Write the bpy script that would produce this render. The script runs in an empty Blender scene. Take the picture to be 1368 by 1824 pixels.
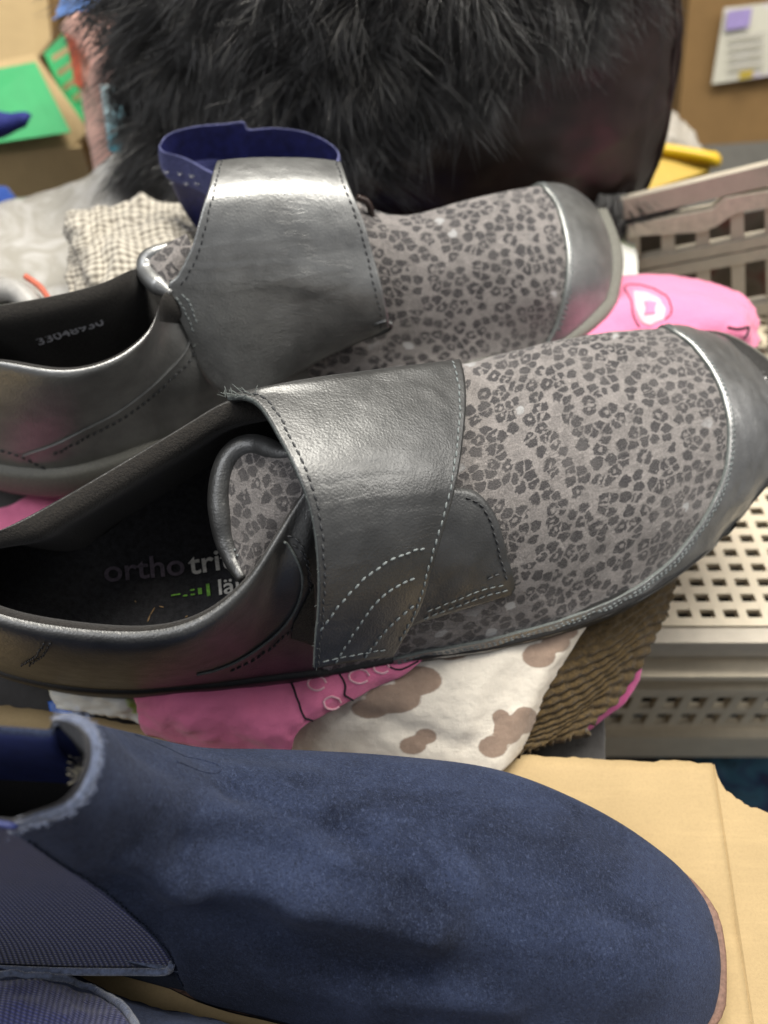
import bpy, math, random
import numpy as np
from mathutils import Vector, noise as mnoise
from mathutils.bvhtree import BVHTree
R = math.radians
random.seed(7); rng = np.random.default_rng(7)
sc = bpy.context.scene; COL = sc.collection

# ---------------------------------------------------------------- camera, world, lamps, exposure
CAMZ = 28.0; PITCH = 52.0; VF = 62.0                  # centimetres above the cardboard, degrees
cd = bpy.data.cameras.new('camera'); cam = bpy.data.objects.new('camera', cd); COL.objects.link(cam)
cam.location = (0, 0, CAMZ * .01); cam.rotation_euler = (R(90 - PITCH), 0, 0)
cd.sensor_fit = 'VERTICAL'; cd.sensor_height = 24; cd.lens = 12 / math.tan(R(VF / 2))
cd.clip_start = .01; cd.clip_end = 60
cd.dof.use_dof = True; cd.dof.focus_distance = .240; cd.dof.aperture_fstop = cd.lens / 3.3
sc.camera = cam
w = bpy.data.worlds.new('World'); sc.world = w; w.use_nodes = True
bg = w.node_tree.nodes['Background']; bg.inputs[0].default_value = (.93, .95, 1, 1); bg.inputs[1].default_value = .31
sc.view_settings.view_transform = 'Standard'; sc.view_settings.look = 'None'
sc.view_settings.exposure = 0.0; sc.view_settings.gamma = 1; sc.view_settings.use_curve_mapping = False
sc.render.engine = 'CYCLES'; sc.cycles.max_bounces = 6
def lamp(name, loc, target, sx, sy, power, col):
    ld = bpy.data.lights.new(name, 'AREA'); ld.shape = 'RECTANGLE'; ld.size = sx; ld.size_y = sy
    ld.energy = power; ld.color = col
    o = bpy.data.objects.new(name, ld); COL.objects.link(o); o.location = loc
    o.rotation_euler = (Vector(target) - Vector(loc)).to_track_quat('-Z', 'Y').to_euler()
    return o
lamp('ceiling_tube_lamp', (.12, .62, 1.25), (0, .2, 0), .95, .42, 31, (1, .95, .86))
lamp('side_area_lamp', (-.95, -.15, 1.5), (0, .2, 0), .5, .9, 10, (.96, .97, 1))
lamp('side_area_lamp', (1.15, .45, 1.05), (0, .2, 0), .45, .8, 9, (1, .96, .9))  # added fill from the right, brightens the near toe cap

# ---------------------------------------------------------------- helpers (all building is done in centimetres)
F = 912 / math.tan(R(VF / 2)); SP, CP = math.sin(R(PITCH)), math.cos(R(PITCH))
CO = np.array([0, 0, CAMZ])
def ray(px, py):
    a, b = px - 684, 912 - py
    return np.array([a, b * SP + F * CP, b * CP - F * SP])
def W(px, py, z): d = ray(px, py); return CO + d * ((z - CAMZ) / d[2])
def WY(px, py, y): d = ray(px, py); return CO + d * (y / d[1])
def PT(e):
    if isinstance(e, np.ndarray): return e
    return W(*e)
def tag(o, label=None, cat=None, group=None, kind=None):
    if label: o['label'] = label
    if cat: o['category'] = cat
    if group: o['group'] = group
    if kind: o['kind'] = kind
    return o
def thing(name, label, cat, loc, group=None):
    o = bpy.data.objects.new(name, None); COL.objects.link(o); o.empty_display_size = .02
    o.location = Vector(loc) * .01
    return tag(o, label, cat, group)
def origin(par):
    v = np.zeros(3)
    while par is not None: v = v + np.array(par.location) * 100; par = par.parent
    return v
def mk(name, verts, faces, mats, par=None, smooth=True, uv=None, fmat=None):
    V = np.asarray(verts, dtype=float)
    if par is None: loc = np.array([V[:, 0].mean(), V[:, 1].mean(), V[:, 2].min()])
    else: loc = origin(par)
    me = bpy.data.meshes.new(name)
    if isinstance(faces, np.ndarray):
        n, k = faces.shape
        me.vertices.add(len(V)); me.vertices.foreach_set('co', ((V - loc) * .01).ravel().astype(np.float32))
        me.loops.add(n * k); me.loops.foreach_set('vertex_index', faces.ravel().astype(np.int32))
        me.polygons.add(n); me.polygons.foreach_set('loop_start', (np.arange(n) * k).astype(np.int32))
        me.update(calc_edges=True)
    else:
        me.from_pydata(((V - loc) * .01).tolist(), [], faces)
    for m in (mats if isinstance(mats, (list, tuple)) else [mats]): me.materials.append(m)
    if fmat is not None: me.polygons.foreach_set('material_index', np.asarray(fmat, dtype=np.int32))
    if uv is not None:
        L = me.uv_layers.new(name='UVMap'); idx = np.zeros(len(me.loops), dtype=np.int32)
        me.loops.foreach_get('vertex_index', idx)
        L.data.foreach_set('uv', np.asarray(uv)[idx].ravel().astype(np.float32))
    me.polygons.foreach_set('use_smooth', np.full(len(me.polygons), smooth))
    me.validate(); me.update()
    o = bpy.data.objects.new(name, me); COL.objects.link(o)
    if par is None: o.location = Vector(loc) * .01
    else: o.parent = par
    return o
def cr(P, t):                                         # Catmull-Rom along axis 0 at parameters t
    P = np.asarray(P, float); n = len(P)
    i = np.clip(np.floor(t).astype(int), 0, n - 2); f = (t - i)
    ext = np.concatenate([[2 * P[0] - P[1]], P, [2 * P[-1] - P[-2]]])
    sh = (-1,) + (1,) * (P.ndim - 1); f = f.reshape(sh)
    a, b, c, d = ext[i], ext[i + 1], ext[i + 2], ext[i + 3]
    return .5 * (2 * b + (c - a) * f + (2 * a - 5 * b + 4 * c - d) * f ** 2 + (3 * b - a - 3 * c + d) * f ** 3)
def unit(v): return v / (np.linalg.norm(v, axis=-1, keepdims=True) + 1e-12)
def gridfaces(n, m):
    i, j = np.meshgrid(np.arange(n - 1), np.arange(m - 1), indexing='ij')
    a = (i * m + j).ravel()
    return np.stack([a, a + m, a + m + 1, a + 1], 1)
def fbm(P, s, o=3, seed=0.):
    out = np.empty(len(P))
    for k, p in enumerate(P): out[k] = mnoise.fractal(Vector((p[0] * s + seed, p[1] * s, p[2] * s + seed)), .6, 2.1, o)
    return out
class Surf:
    def __init__(s, net, k=10, flip=False, sm=2, nz=0, ns=.5, seed=0.):
        P = np.array([[PT(e) for e in row] for row in net], float)
        s.nu, s.nv = P.shape[:2]; s.k = k; s.flip = flip
        tu = np.linspace(0, s.nu - 1, (s.nu - 1) * k + 1); tv = np.linspace(0, s.nv - 1, (s.nv - 1) * k + 1)
        G = cr(P, tu); G = cr(G.transpose(1, 0, 2), tv).transpose(1, 0, 2)
        for _ in range(sm * k // 2):
            H = G.copy()
            H[1:-1] = (G[:-2] + 2 * G[1:-1] + G[2:]) / 4; G = H.copy()
            G[:, 1:-1] = (H[:, :-2] + 2 * H[:, 1:-1] + H[:, 2:]) / 4
        s.G = G; s._n()
        if nz:
            s.G = s.G + s.N * (fbm(s.G.reshape(-1, 3), ns, 4, seed).reshape(G.shape[:2]) * nz)[..., None]; s._n()
        s.bvh = None
    def _n(s):
        du = np.gradient(s.G, axis=0); dv = np.gradient(s.G, axis=1)
        N = unit(np.cross(du, dv)); s.N = -N if s.flip else N
        n, m = s.G.shape[:2]
        lu = np.cumsum(np.r_[0, np.linalg.norm(np.diff(s.G[:, m // 2], axis=0), axis=1)])
        lv = np.cumsum(np.r_[0, np.linalg.norm(np.diff(s.G[n // 2], axis=0), axis=1)])
        s.lu, s.lv = lu, lv
    def hit(s, px, py):
        if s.bvh is None:
            n, m = s.G.shape[:2]
            s.bvh = BVHTree.FromPolygons([Vector(p) for p in s.G.reshape(-1, 3)], gridfaces(n, m).tolist())
        loc, nor, fi, d = s.bvh.ray_cast(Vector(CO), Vector(ray(px, py)).normalized())
        if loc is None:
            # nearest point on the surface to the ray (slightly off the silhouette)
            D = s.G - CO; r = unit(ray(px, py)); q = np.linalg.norm(np.cross(D, r), axis=-1)
            i, j = np.unravel_index(np.argmin(q), q.shape); return np.array([i / s.k, j / s.k])
        m = s.G.shape[1] - 1; i, j = divmod(fi, m); P = np.array(loc)
        a = s.G[i, j]; e1 = s.G[i + 1, j] - a; e2 = s.G[i, j + 1] - a; A = np.stack([e1, e2], 1)
        f, *_ = np.linalg.lstsq(A, P - a, rcond=None)
        return np.array([(i + min(max(f[0], 0), 1)) / s.k, (j + min(max(f[1], 0), 1)) / s.k])
    def at(s, uv, off=0.):
        uv = np.asarray(uv, float); u = np.clip(uv[..., 0], 0, s.nu - 1) * s.k; v = np.clip(uv[..., 1], 0, s.nv - 1) * s.k
        i = np.minimum(u.astype(int), s.G.shape[0] - 2); j = np.minimum(v.astype(int), s.G.shape[1] - 2)
        f = (u - i)[..., None]; g = (v - j)[..., None]
        def bl(Q): return (Q[i, j] * (1 - f) + Q[i + 1, j] * f) * (1 - g) + (Q[i, j + 1] * (1 - f) + Q[i + 1, j + 1] * f) * g
        return bl(s.G) + unit(bl(s.N)) * np.asarray(off)[..., None] if np.ndim(off) else bl(s.G) + unit(bl(s.N)) * off
    def uvs(s, uv):
        uv = np.asarray(uv); a = np.interp(uv[..., 0] * s.k, np.arange(len(s.lu)), s.lu); b = np.interp(uv[..., 1] * s.k, np.arange(len(s.lv)), s.lv)
        return np.stack([a, b], -1).reshape(-1, 2)
    def curve(s, pts, n=None, smooth=True):
        Q = np.array([s.hit(*p) if not (isinstance(p, tuple) and p[0] == 'uv') else np.array(p[1:]) for p in pts])
        return resamp(Q, n or 12 * len(Q), smooth)
    def mesh(s, name, mats, par=None, u0=0, u1=None, v0=0, v1=None, off=0., thick=0, **kw):
        u1 = s.nu - 1 if u1 is None else u1; v1 = s.nv - 1 if v1 is None else v1
        a = np.linspace(u0, u1, max(2, int((u1 - u0) * s.k) + 1)); b = np.linspace(v0, v1, max(2, int((v1 - v0) * s.k) + 1))
        UV = np.stack(np.meshgrid(a, b, indexing='ij'), -1)
        return s._out(name, UV, mats, par, off, thick, **kw)
    def _out(s, name, UV, mats, par, off, thick, bulge=0, disp=None, **kw):
        n, m = UV.shape[:2]; P = s.at(UV.reshape(-1, 2), off)
        if bulge or disp is not None:
            N = unit(s.at(UV.reshape(-1, 2), 1) - s.at(UV.reshape(-1, 2), 0)); h = np.zeros(n * m)
            if bulge:
                x = np.linspace(0, 1, n)[:, None]; y = np.linspace(0, 1, m)[None]
                h = h + (bulge * np.minimum(1, 8 * np.minimum(np.minimum(x, 1 - x), np.minimum(y, 1 - y)))).ravel()
            if disp is not None: h = h + disp(P, s.uvs(UV), n, m)
            P = P + N * h[:, None]
        f = gridfaces(n, m)
        if s.flip: f = f[:, ::-1]
        o = mk(name, P, f, mats, par, uv=s.uvs(UV), **kw)
        if thick: solid(o, thick, 1 if isinstance(mats, (list, tuple)) and len(mats) > 1 else 0)
        return o
    def patch(s, name, A, B, mats, par=None, n=60, m=24, off=.05, thick=.1, **kw):
        A = s.curve(A, n); B = s.curve(B, n); t = np.linspace(0, 1, m)[None, :, None]
        UV = A[:, None] * (1 - t) + B[:, None] * t
        du = A[-1] - A[0]; dv = (B - A).mean(0)
        sgn = du[0] * dv[1] - du[1] * dv[0]
        if sgn < 0: UV = UV[:, ::-1]
        return s._out(name, UV, mats, par, off, thick, **kw)
def resamp(Q, n, smooth=True):
    Q = np.asarray(Q, float)
    if smooth and len(Q) > 2: Q = cr(Q, np.linspace(0, len(Q) - 1, 16 * len(Q)))
    L = np.r_[0, np.cumsum(np.linalg.norm(np.diff(Q, axis=0), axis=1))]
    return np.stack([np.interp(np.linspace(0, L[-1], n), L, Q[:, k]) for k in range(Q.shape[1])], 1)
def solid(o, th, rim=0):
    m = o.modifiers.new('thickness', 'SOLIDIFY'); m.thickness = th * .01; m.offset = -1; m.use_even_offset = False
    m.material_offset_rim = rim
    return o
def tube(name, P, r, mat, par=None, sides=8, n=None, closed=False, cap=True, **kw):
    P = np.array([PT(p) for p in P], float)
    if n: P = resamp(P, n)
    r = np.broadcast_to(np.asarray(r, float), (len(P),)) if np.ndim(r) == 0 else np.interp(np.linspace(0, 1, len(P)), np.linspace(0, 1, len(r)), r)
    T = unit(np.gradient(P, axis=0)); up = np.array([0, .3, 1.]); A = unit(np.cross(T, up)); B = np.cross(T, A)
    a = np.linspace(0, 2 * np.pi, sides, endpoint=False)
    V = P[:, None] + r[:, None, None] * (A[:, None] * np.cos(a)[None, :, None] + B[:, None] * np.sin(a)[None, :, None])
    faces = []
    for i in range(len(P) - 1):
        for j in range(sides): faces.append((i * sides + j, i * sides + (j + 1) % sides, (i + 1) * sides + (j + 1) % sides, (i + 1) * sides + j))
    if cap: faces.append(tuple(range(sides))[::-1]); faces.append(tuple((len(P) - 1) * sides + j for j in range(sides)))
    return mk(name, V.reshape(-1, 3), faces, mat, par, **kw)
def capsules(name, segs, r, mat, par):                # joined thread stitches
    V, Fc = [], []
    prof = [(-.5, .35), (-.3, 1), (0, 1.15), (.3, 1), (.5, .35)]
    for a, b, nrm in segs:
        t = b - a; L = np.linalg.norm(t); t = t / (L + 1e-9); sd = unit(np.cross(t, nrm)); base = len(V); c = (a + b) / 2
        for (q, w_) in prof:
            for k in range(5):
                an = 2 * math.pi * k / 5; V.append(c + t * q * L + r * w_ * (sd * math.cos(an) + nrm * math.sin(an)))
        for i in range(4):
            for k in range(5): Fc.append((base + i * 5 + k, base + i * 5 + (k + 1) % 5, base + i * 5 + 5 + (k + 1) % 5, base + i * 5 + 5 + k))
        Fc.append(tuple(base + k for k in range(5))[::-1]); Fc.append(tuple(base + 20 + k for k in range(5)))
    return mk(name, V, Fc, mat, par)
def stitch(s, pts, par, mat, sp=.26, ln=.19, r=.03, off=.1, shift=0, skew=.12):
    """pixel polyline traced onto surface s, shifted sideways by `shift` cm; returns one mesh of threads"""
    Q = s.curve(pts, 400); P = s.at(Q, off); N = unit(s.at(Q, 1) - s.at(Q, 0)); T = unit(np.gradient(P, axis=0)); S = np.cross(N, T)
    P = P + S * shift; L = np.r_[0, np.cumsum(np.linalg.norm(np.diff(P, axis=0), axis=1))]
    segs = []; d = sp * .4
    while d < L[-1] - ln:
        a = np.array([np.interp(d, L, P[:, k]) for k in range(3)]); b = np.array([np.interp(d + ln * random.uniform(.9, 1.08), L, P[:, k]) for k in range(3)])
        i = min(np.searchsorted(L, d), 399); w_ = random.gauss(0, .012)
        segs.append((a + S[i] * (w_ - skew * ln * .5), b + S[i] * (w_ + skew * ln * .5), N[i])); d += sp * random.uniform(.93, 1.07)
    return capsules('stitching', segs, r, mat, par)

# ---------------------------------------------------------------- materials
class NT:
    def __init__(s, name):
        s.m = bpy.data.materials.new(name); s.m.use_nodes = True; s.t = s.m.node_tree; s.b = s.t.nodes['Principled BSDF']
        s.tc = s.t.nodes.new('ShaderNodeTexCoord')
    def n(s, ty, ins=None, **pr):
        x = s.t.nodes.new('ShaderNode' + ty)
        for k, v in pr.items(): setattr(x, k, v)
        for k, v in (ins or {}).items(): s.set(x.inputs[k], v)
        return x
    def set(s, sock, v):
        if isinstance(v, bpy.types.NodeSocket): s.t.links.new(v, sock)
        elif isinstance(v, (tuple, list)) and len(v) == 3 and sock.type == 'RGBA': sock.default_value = (*v, 1)
        else: sock.default_value = v
    def p(s, **kw):
        for k, v in kw.items(): s.set(s.b.inputs[k.replace('_', ' ')], v)
    def math(s, op, a, b=0., c=0., clamp=False):
        x = s.n('Math', operation=op, use_clamp=clamp); s.set(x.inputs[0], a); s.set(x.inputs[1], b); s.set(x.inputs[2], c); return x.outputs[0]
    def map(s, co=None, scale=(1, 1, 1), rot=(0, 0, 0), loc=(0, 0, 0)):
        return s.n('Mapping', {'Vector': co or s.tc.outputs['Object'], 'Scale': scale, 'Rotation': rot, 'Location': loc}).outputs[0]
    def noise(s, co, sc_, det=3, rough=.55, dist=0.):
        return s.n('TexNoise', {'Vector': co, 'Scale': sc_, 'Detail': det, 'Roughness': rough, 'Distortion': dist})
    def vor(s, co, sc_, feat='F1', rnd=1., **kw):
        return s.n('TexVoronoi', {'Vector': co, 'Scale': sc_, 'Randomness': rnd}, feature=feat, **kw)
    def ramp(s, f, stops, interp='LINEAR'):
        x = s.n('ValToRGB', {'Fac': f}); r = x.color_ramp; r.interpolation = interp
        while len(r.elements) < len(stops): r.elements.new(.5)
        for e, (q, c) in zip(r.elements, stops): e.position = q; e.color = (*c, 1) if isinstance(c, tuple) else (c, c, c, 1)
        return x.outputs[0]
    def mix(s, f, a, b, mode='MIX'):
        x = s.n('Mix', data_type='RGBA', blend_type=mode); s.set(x.inputs[0], f); s.set(x.inputs[6], a); s.set(x.inputs[7], b); return x.outputs[2]
    def bump(s, h, dist, strength=1., nrm=None):
        x = s.n('Bump', {'Height': h, 'Distance': dist, 'Strength': strength})
        if nrm: s.set(x.inputs['Normal'], nrm)
        return x.outputs[0]
CMS = (100, 100, 100)                                 # object metres -> centimetres
def leather(name, base, metal, rough, grain=.006, crease=.012, mottled=.25):
    s = NT(name); co = s.map(scale=CMS); uv = s.tc.outputs['UV']
    g = s.vor(co, 15, 'SMOOTH_F1').outputs['Distance']
    g2 = s.noise(co, 26, 3).outputs['Fac']
    cr_ = s.noise(s.map(uv, (4.2, .6, 1)), .8, 3, .55, 1.2).outputs['Fac']
    crk = s.ramp(cr_, [(.47, 1.), (.5, 0.), (.53, 1.)])
    patch = s.ramp(s.noise(co, .5, 2).outputs['Fac'], [(.5, 0.), (.62, 1.)])
    big = s.noise(co, .8, 3).outputs['Fac']
    col = s.mix(s.ramp(big, [(.3, 0.), (.7, 1.)]), tuple(c * (1 - mottled) for c in base), tuple(c * (1 + mottled) for c in base))
    fine = s.noise(co, 60, 2).outputs['Fac']
    col = s.mix(.22, col, s.mix(fine, (.0, .0, .0), tuple(min(1, c * 2.1) for c in base)))
    h1 = s.bump(s.math('MULTIPLY', crk, patch), .01 * crease * .8, .4)
    h2 = s.bump(g, .01 * grain * 1.7, .8, h1); h3 = s.bump(g2, .01 * grain, .8, h2)
    ro = s.math('MULTIPLY_ADD', s.noise(co, 2.2, 4).outputs['Fac'], .22, rough - .1)
    s.p(Base_Color=col, Metallic=metal, Roughness=ro, Normal=h3); return s.m
def leopard(name):
    s = NT(name); uv = s.map(s.tc.outputs['UV'], (.92, 1.16, 1)); co = s.map(scale=CMS)
    dn = s.noise(uv, 3.4, 5, .68).outputs['Color']
    duv = s.n('VectorMath', {0: uv, 1: s.n('VectorMath', {0: dn, 'Scale': .44}, operation='SCALE').outputs[0]}, operation='ADD').outputs[0]
    v1 = s.vor(duv, 2.05, 'F1', .9, voronoi_dimensions='2D'); d = v1.outputs['Distance']; rc = s.n('SeparateColor', {'Color': v1.outputs['Color']})
    ve = s.vor(duv, 2.05, 'DISTANCE_TO_EDGE', .9, voronoi_dimensions='2D').outputs['Distance']
    gap = s.math('MULTIPLY_ADD', rc.outputs[1], .07, .04)
    spot = s.math('MINIMUM', s.math('MULTIPLY_ADD', s.math('SUBTRACT', ve, gap), 34, .5, clamp=True), s.math('MULTIPLY_ADD', s.math('SUBTRACT', s.math('MULTIPLY_ADD', rc.outputs[0], .18, .38), d), 26, .5, clamp=True))
    ring = s.math('MULTIPLY', s.math('GREATER_THAN', rc.outputs[0], .70), s.math('MULTIPLY_ADD', s.math('SUBTRACT', .15, d), 26, .5, clamp=True))
    br = s.noise(duv, 4.2, 1).outputs['Fac']; brk = s.math('MULTIPLY', s.math('MULTIPLY_ADD', br, 22, -14., clamp=True), s.math('GREATER_THAN', rc.outputs[0], .5))
    mk_ = s.math('MULTIPLY', s.math('SUBTRACT', spot, ring, clamp=True), s.math('SUBTRACT', 1., brk))
    mk_ = s.math('MULTIPLY', mk_, s.math('MULTIPLY_ADD', s.math('LESS_THAN', rc.outputs[2], .92), .8, .2))
    crack = s.noise(s.map(s.tc.outputs['UV'], (3.2, 15, 1), (0, 0, .18)), 1, 3, .7, 1.6).outputs['Fac']
    ck = s.ramp(crack, [(.485, 0.), (.52, 1.), (.55, 0.)])
    ck = s.math('MULTIPLY', ck, s.ramp(s.noise(co, .8).outputs['Fac'], [(.35, .3), (.6, 1.)]))
    m = s.math('MULTIPLY', mk_, s.math('SUBTRACT', 1., ck))
    worn = s.ramp(s.noise(co, .38, 3, .6).outputs['Fac'], [(.40, 0.), (.66, 1.)])
    m = s.math('MULTIPLY', m, s.math('MULTIPLY_ADD', worn, -.22, 1.))
    fz = s.noise(co, 22, 4, .7).outputs['Fac']; ff = s.noise(co, 75, 2, .7).outputs['Fac']
    base = s.mix(s.ramp(fz, [(.37, 0.), (.63, 1.)]), (.160, .145, .137), (.320, .294, .280))
    base = s.mix(s.ramp(ff, [(.55, 0.), (.8, .6)]), base, (.5, .46, .45))
    dark = s.mix(s.ramp(fz, [(.35, 0.), (.75, 1.)]), (.013, .011, .013), (.036, .031, .035))
    foil = s.math('MULTIPLY', s.math('GREATER_THAN', rc.outputs[2], .965), s.ramp(s.noise(co, .3, 1).outputs['Fac'], [(.44, 0.), (.52, 1.)]))
    foil = s.math('MULTIPLY', foil, spot)
    col = s.mix(m, base, dark); col = s.mix(foil, col, (.5, .5, .5))
    h = s.math('ADD', s.math('MULTIPLY', mk_, -.55), s.math('MULTIPLY', fz, .55)); h = s.math('ADD', h, s.math('MULTIPLY', ck, .45))
    s.p(Base_Color=col, Metallic=s.math('MULTIPLY', foil, .8), Roughness=s.math('MULTIPLY_ADD', m, -.34, .86), Normal=s.bump(ff, .00006, 1, s.bump(h, .0005, .95)))
    s.p(Sheen_Weight=.25, Sheen_Roughness=.5, Specular_IOR_Level=.35)
    return s.m
def suede(name, a, b, hi, scale=.55, sheen=.12):
    s = NT(name); co = s.map(scale=CMS)
    big = s.noise(s.map(scale=(70, 110, 90)), scale, 4, .62, .7).outputs['Fac']; mid = s.noise(co, 4, 4, .65).outputs['Fac']
    fib = s.noise(s.map(scale=(260, 170, 170), rot=(0, 0, .5)), 5.5, 4, .75, 1.2).outputs['Fac']; fine = s.noise(co, 13, 4, .8).outputs['Fac']
    col = s.mix(s.ramp(big, [(.36, 0.), (.62, 1.)]), a, b)
    col = s.mix(s.ramp(mid, [(.4, 0.), (.85, .22)]), col, hi)
    col = s.mix(s.ramp(fib, [(.51, 0.), (.8, .6)]), col, tuple(min(1, c * 1.9) for c in hi))
    col = s.mix(s.ramp(fine, [(.3, .7), (.52, 0.)]), col, (.004, .005, .008))
    s.p(Base_Color=col, Roughness=.95, Specular_IOR_Level=.12, Sheen_Weight=sheen, Sheen_Roughness=.55, Normal=s.bump(fine, .0003, .9, s.bump(fib, .0004, .9, s.bump(mid, .0008, .4))))
    s.p(Sheen_Tint=tuple(min(1, c * 3 + .3) for c in hi)) 
    return s.m
def plain(name, col, rough=.7, metal=0., nz=.15, sc_=3., bump=.0002, sheen=0., trans=0., alpha=1.):
    s = NT(name); co = s.map(scale=CMS); f = s.noise(co, sc_, 5, .6).outputs['Fac']
    c = s.mix(s.ramp(f, [(.3, 0.), (.7, 1.)]), tuple(x * (1 - nz) for x in col), tuple(min(1, x * (1 + nz)) for x in col))
    s.p(Base_Color=c, Roughness=rough, Metallic=metal, Normal=s.bump(s.noise(co, 18, 3).outputs['Fac'], bump, .6), Sheen_Weight=sheen, Transmission_Weight=trans, Alpha=alpha)
    return s.m
def weave(name, a, b, nx, ny, rough=.8, bump=.0003):
    s = NT(name); uv = s.tc.outputs['UV']
    x = s.n('TexWave', {'Vector': s.map(uv, (nx, nx, 1)), 'Scale': 1 / 6.283 * 3.1416, 'Distortion': .3, 'Detail': 1, 'Detail Scale': 1.5}, bands_direction='X').outputs['Fac']
    y = s.n('TexWave', {'Vector': s.map(uv, (ny, ny, 1)), 'Scale': 1 / 6.283 * 3.1416, 'Distortion': .5, 'Detail': 2, 'Detail Scale': 1.5}, bands_direction='Y').outputs['Fac']
    h = s.math('MULTIPLY', s.math('MULTIPLY_ADD', x, .85, .15), y)
    big = s.noise(s.map(scale=CMS), .9, 3).outputs['Fac']
    s.p(Base_Color=s.mix(s.math('MULTIPLY', h, s.math('MULTIPLY_ADD', big, .8, .5)), a, b), Roughness=rough, Specular_IOR_Level=.25, Sheen_Weight=.2, Normal=s.bump(h, bump, .9)); return s.m
def cloth(name, col, var=.1, stripe=None):
    s = NT(name); co = s.map(scale=CMS); uv = s.tc.outputs['UV']
    x = s.noise(s.map(uv, (60, 2, 1)), 1, 2).outputs['Fac']; y = s.noise(s.map(uv, (2, 60, 1)), 1, 2).outputs['Fac']
    h = s.math('ADD', x, y); f = s.noise(co, .7, 4).outputs['Fac']
    c = s.mix(s.ramp(f, [(.3, 0.), (.7, 1.)]), tuple(q * (1 - var) for q in col), tuple(min(1, q * (1 + var)) for q in col))
    c = s.mix(s.math('MULTIPLY', s.ramp(h, [(.4, 0.), (.62, 1.)]), .25), c, tuple(min(1, q * 1.25 + .03) for q in col))
    s.p(Roughness=.85, Sheen_Weight=.3, Specular_IOR_Level=.2, Normal=s.bump(h, .00015, .7, s.bump(s.noise(co, 2.2, 4).outputs['Fac'], .0012, .5)))
    return s, c
def fabric(name, col, **k):
    s, c = cloth(name, col, **k); s.p(Base_Color=c); return s.m

M_sil = leather('silver_leather', (.30, .303, .298), .84, .385)
M_sil_dim = leather('silver_leather_shaded', (.124, .125, .124), .80, .40)  # same leather as the far shoe, darkened in colour for the near shoe's shade
M_leo = leopard('leopard_suede')
M_cap = leather('toe_leather_lit', (.31, .31, .308), .84, .37)  # near shoe's leather, colour brightened for the highlight on its toe cap
M_edge = plain('raw_leather_edge', (.13, .145, .138), .9, nz=.3, sc_=12)
M_thr = plain('grey_thread', (.17, .19, .19), .7, nz=.3, sc_=20)
M_thrd = plain('dark_thread', (.04, .042, .045), .6, nz=.3, sc_=20)
M_sole = plain('grey_rubber', (.15, .147, .125), .62, nz=.28, sc_=16, bump=.0003)
M_soleb = plain('dark_or_shaded_rubber', (.02, .019, .018), .5, nz=.3, sc_=10)
M_lin = plain('black_velour_lining', (.011, .009, .007), .95, nz=.6, sc_=12, bump=.0008, sheen=.12)
M_ins = plain('black_insole', (.020, .020, .023), .9, nz=.6, sc_=6, bump=.0006, sheen=.2)
M_nav = suede('navy_suede', (.0080, .0120, .0275), (.0270, .0380, .079), (.056, .072, .126), scale=.3)
M_navd = suede('dark_navy_suede', (.006, .009, .020), (.014, .021, .042), (.028, .042, .075))
M_peri = suede('faded_blue_suede', (.05, .056, .155), (.08, .087, .235), (.12, .13, .32), sheen=.3)
M_frz = plain('frayed_suede_edge', (.075, .095, .155), .95, nz=.55, sc_=8, bump=.0008, sheen=.5)
M_gore = weave('elastic_gore', (.011, .014, .052), (.075, .088, .27), 4.4, 6.)
M_lnb = plain('blue_lining', (.018, .028, .12), .55, nz=.2)
M_blk = plain('black_leather', (.030, .0185, .0155), .24, nz=.35, sc_=.35, bump=.0003)
M_board = None
def cardboard(name, col):
    s = NT(name); co = s.map(scale=CMS)
    fib = s.noise(s.map(scale=(60, 900, 100)), .35, 4, .7).outputs['Fac']; sp = s.noise(co, 12, 5, .75).outputs['Fac']; big = s.noise(co, .35, 3).outputs['Fac']
    flute = s.noise(s.map(scale=(260, 6, 100)), .5, 1).outputs['Fac']
    c = s.mix(s.ramp(big, [(.3, 0.), (.7, 1.)]), tuple(x * .92 for x in col), tuple(min(1, x * 1.06) for x in col))
    c = s.mix(s.ramp(sp, [(.45, 0.), (.75, .35)]), c, tuple(x * .62 for x in col)); c = s.mix(s.ramp(fib, [(.5, 0.), (.8, .3)]), c, tuple(min(1, x * 1.3) for x in col))
    s.p(Base_Color=c, Roughness=.8, Specular_IOR_Level=.25, Normal=s.bump(sp, .0002, .6, s.bump(flute, .0006, .5))); return s.m
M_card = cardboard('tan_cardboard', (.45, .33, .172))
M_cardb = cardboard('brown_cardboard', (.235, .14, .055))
M_wel = plain('brown_welt', (.20, .115, .085), .55, nz=.3, sc_=9)

# ---------------------------------------------------------------- floor
mk('floor', [(-250, -120, -34), (250, -120, -34), (250, 500, -34), (-250, 500, -34)], [(0, 1, 2, 3)], plain('grey_concrete', (.14, .135, .12), .8, sc_=.5), smooth=False)
tag(bpy.data.objects['floor'], kind='structure')

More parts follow.
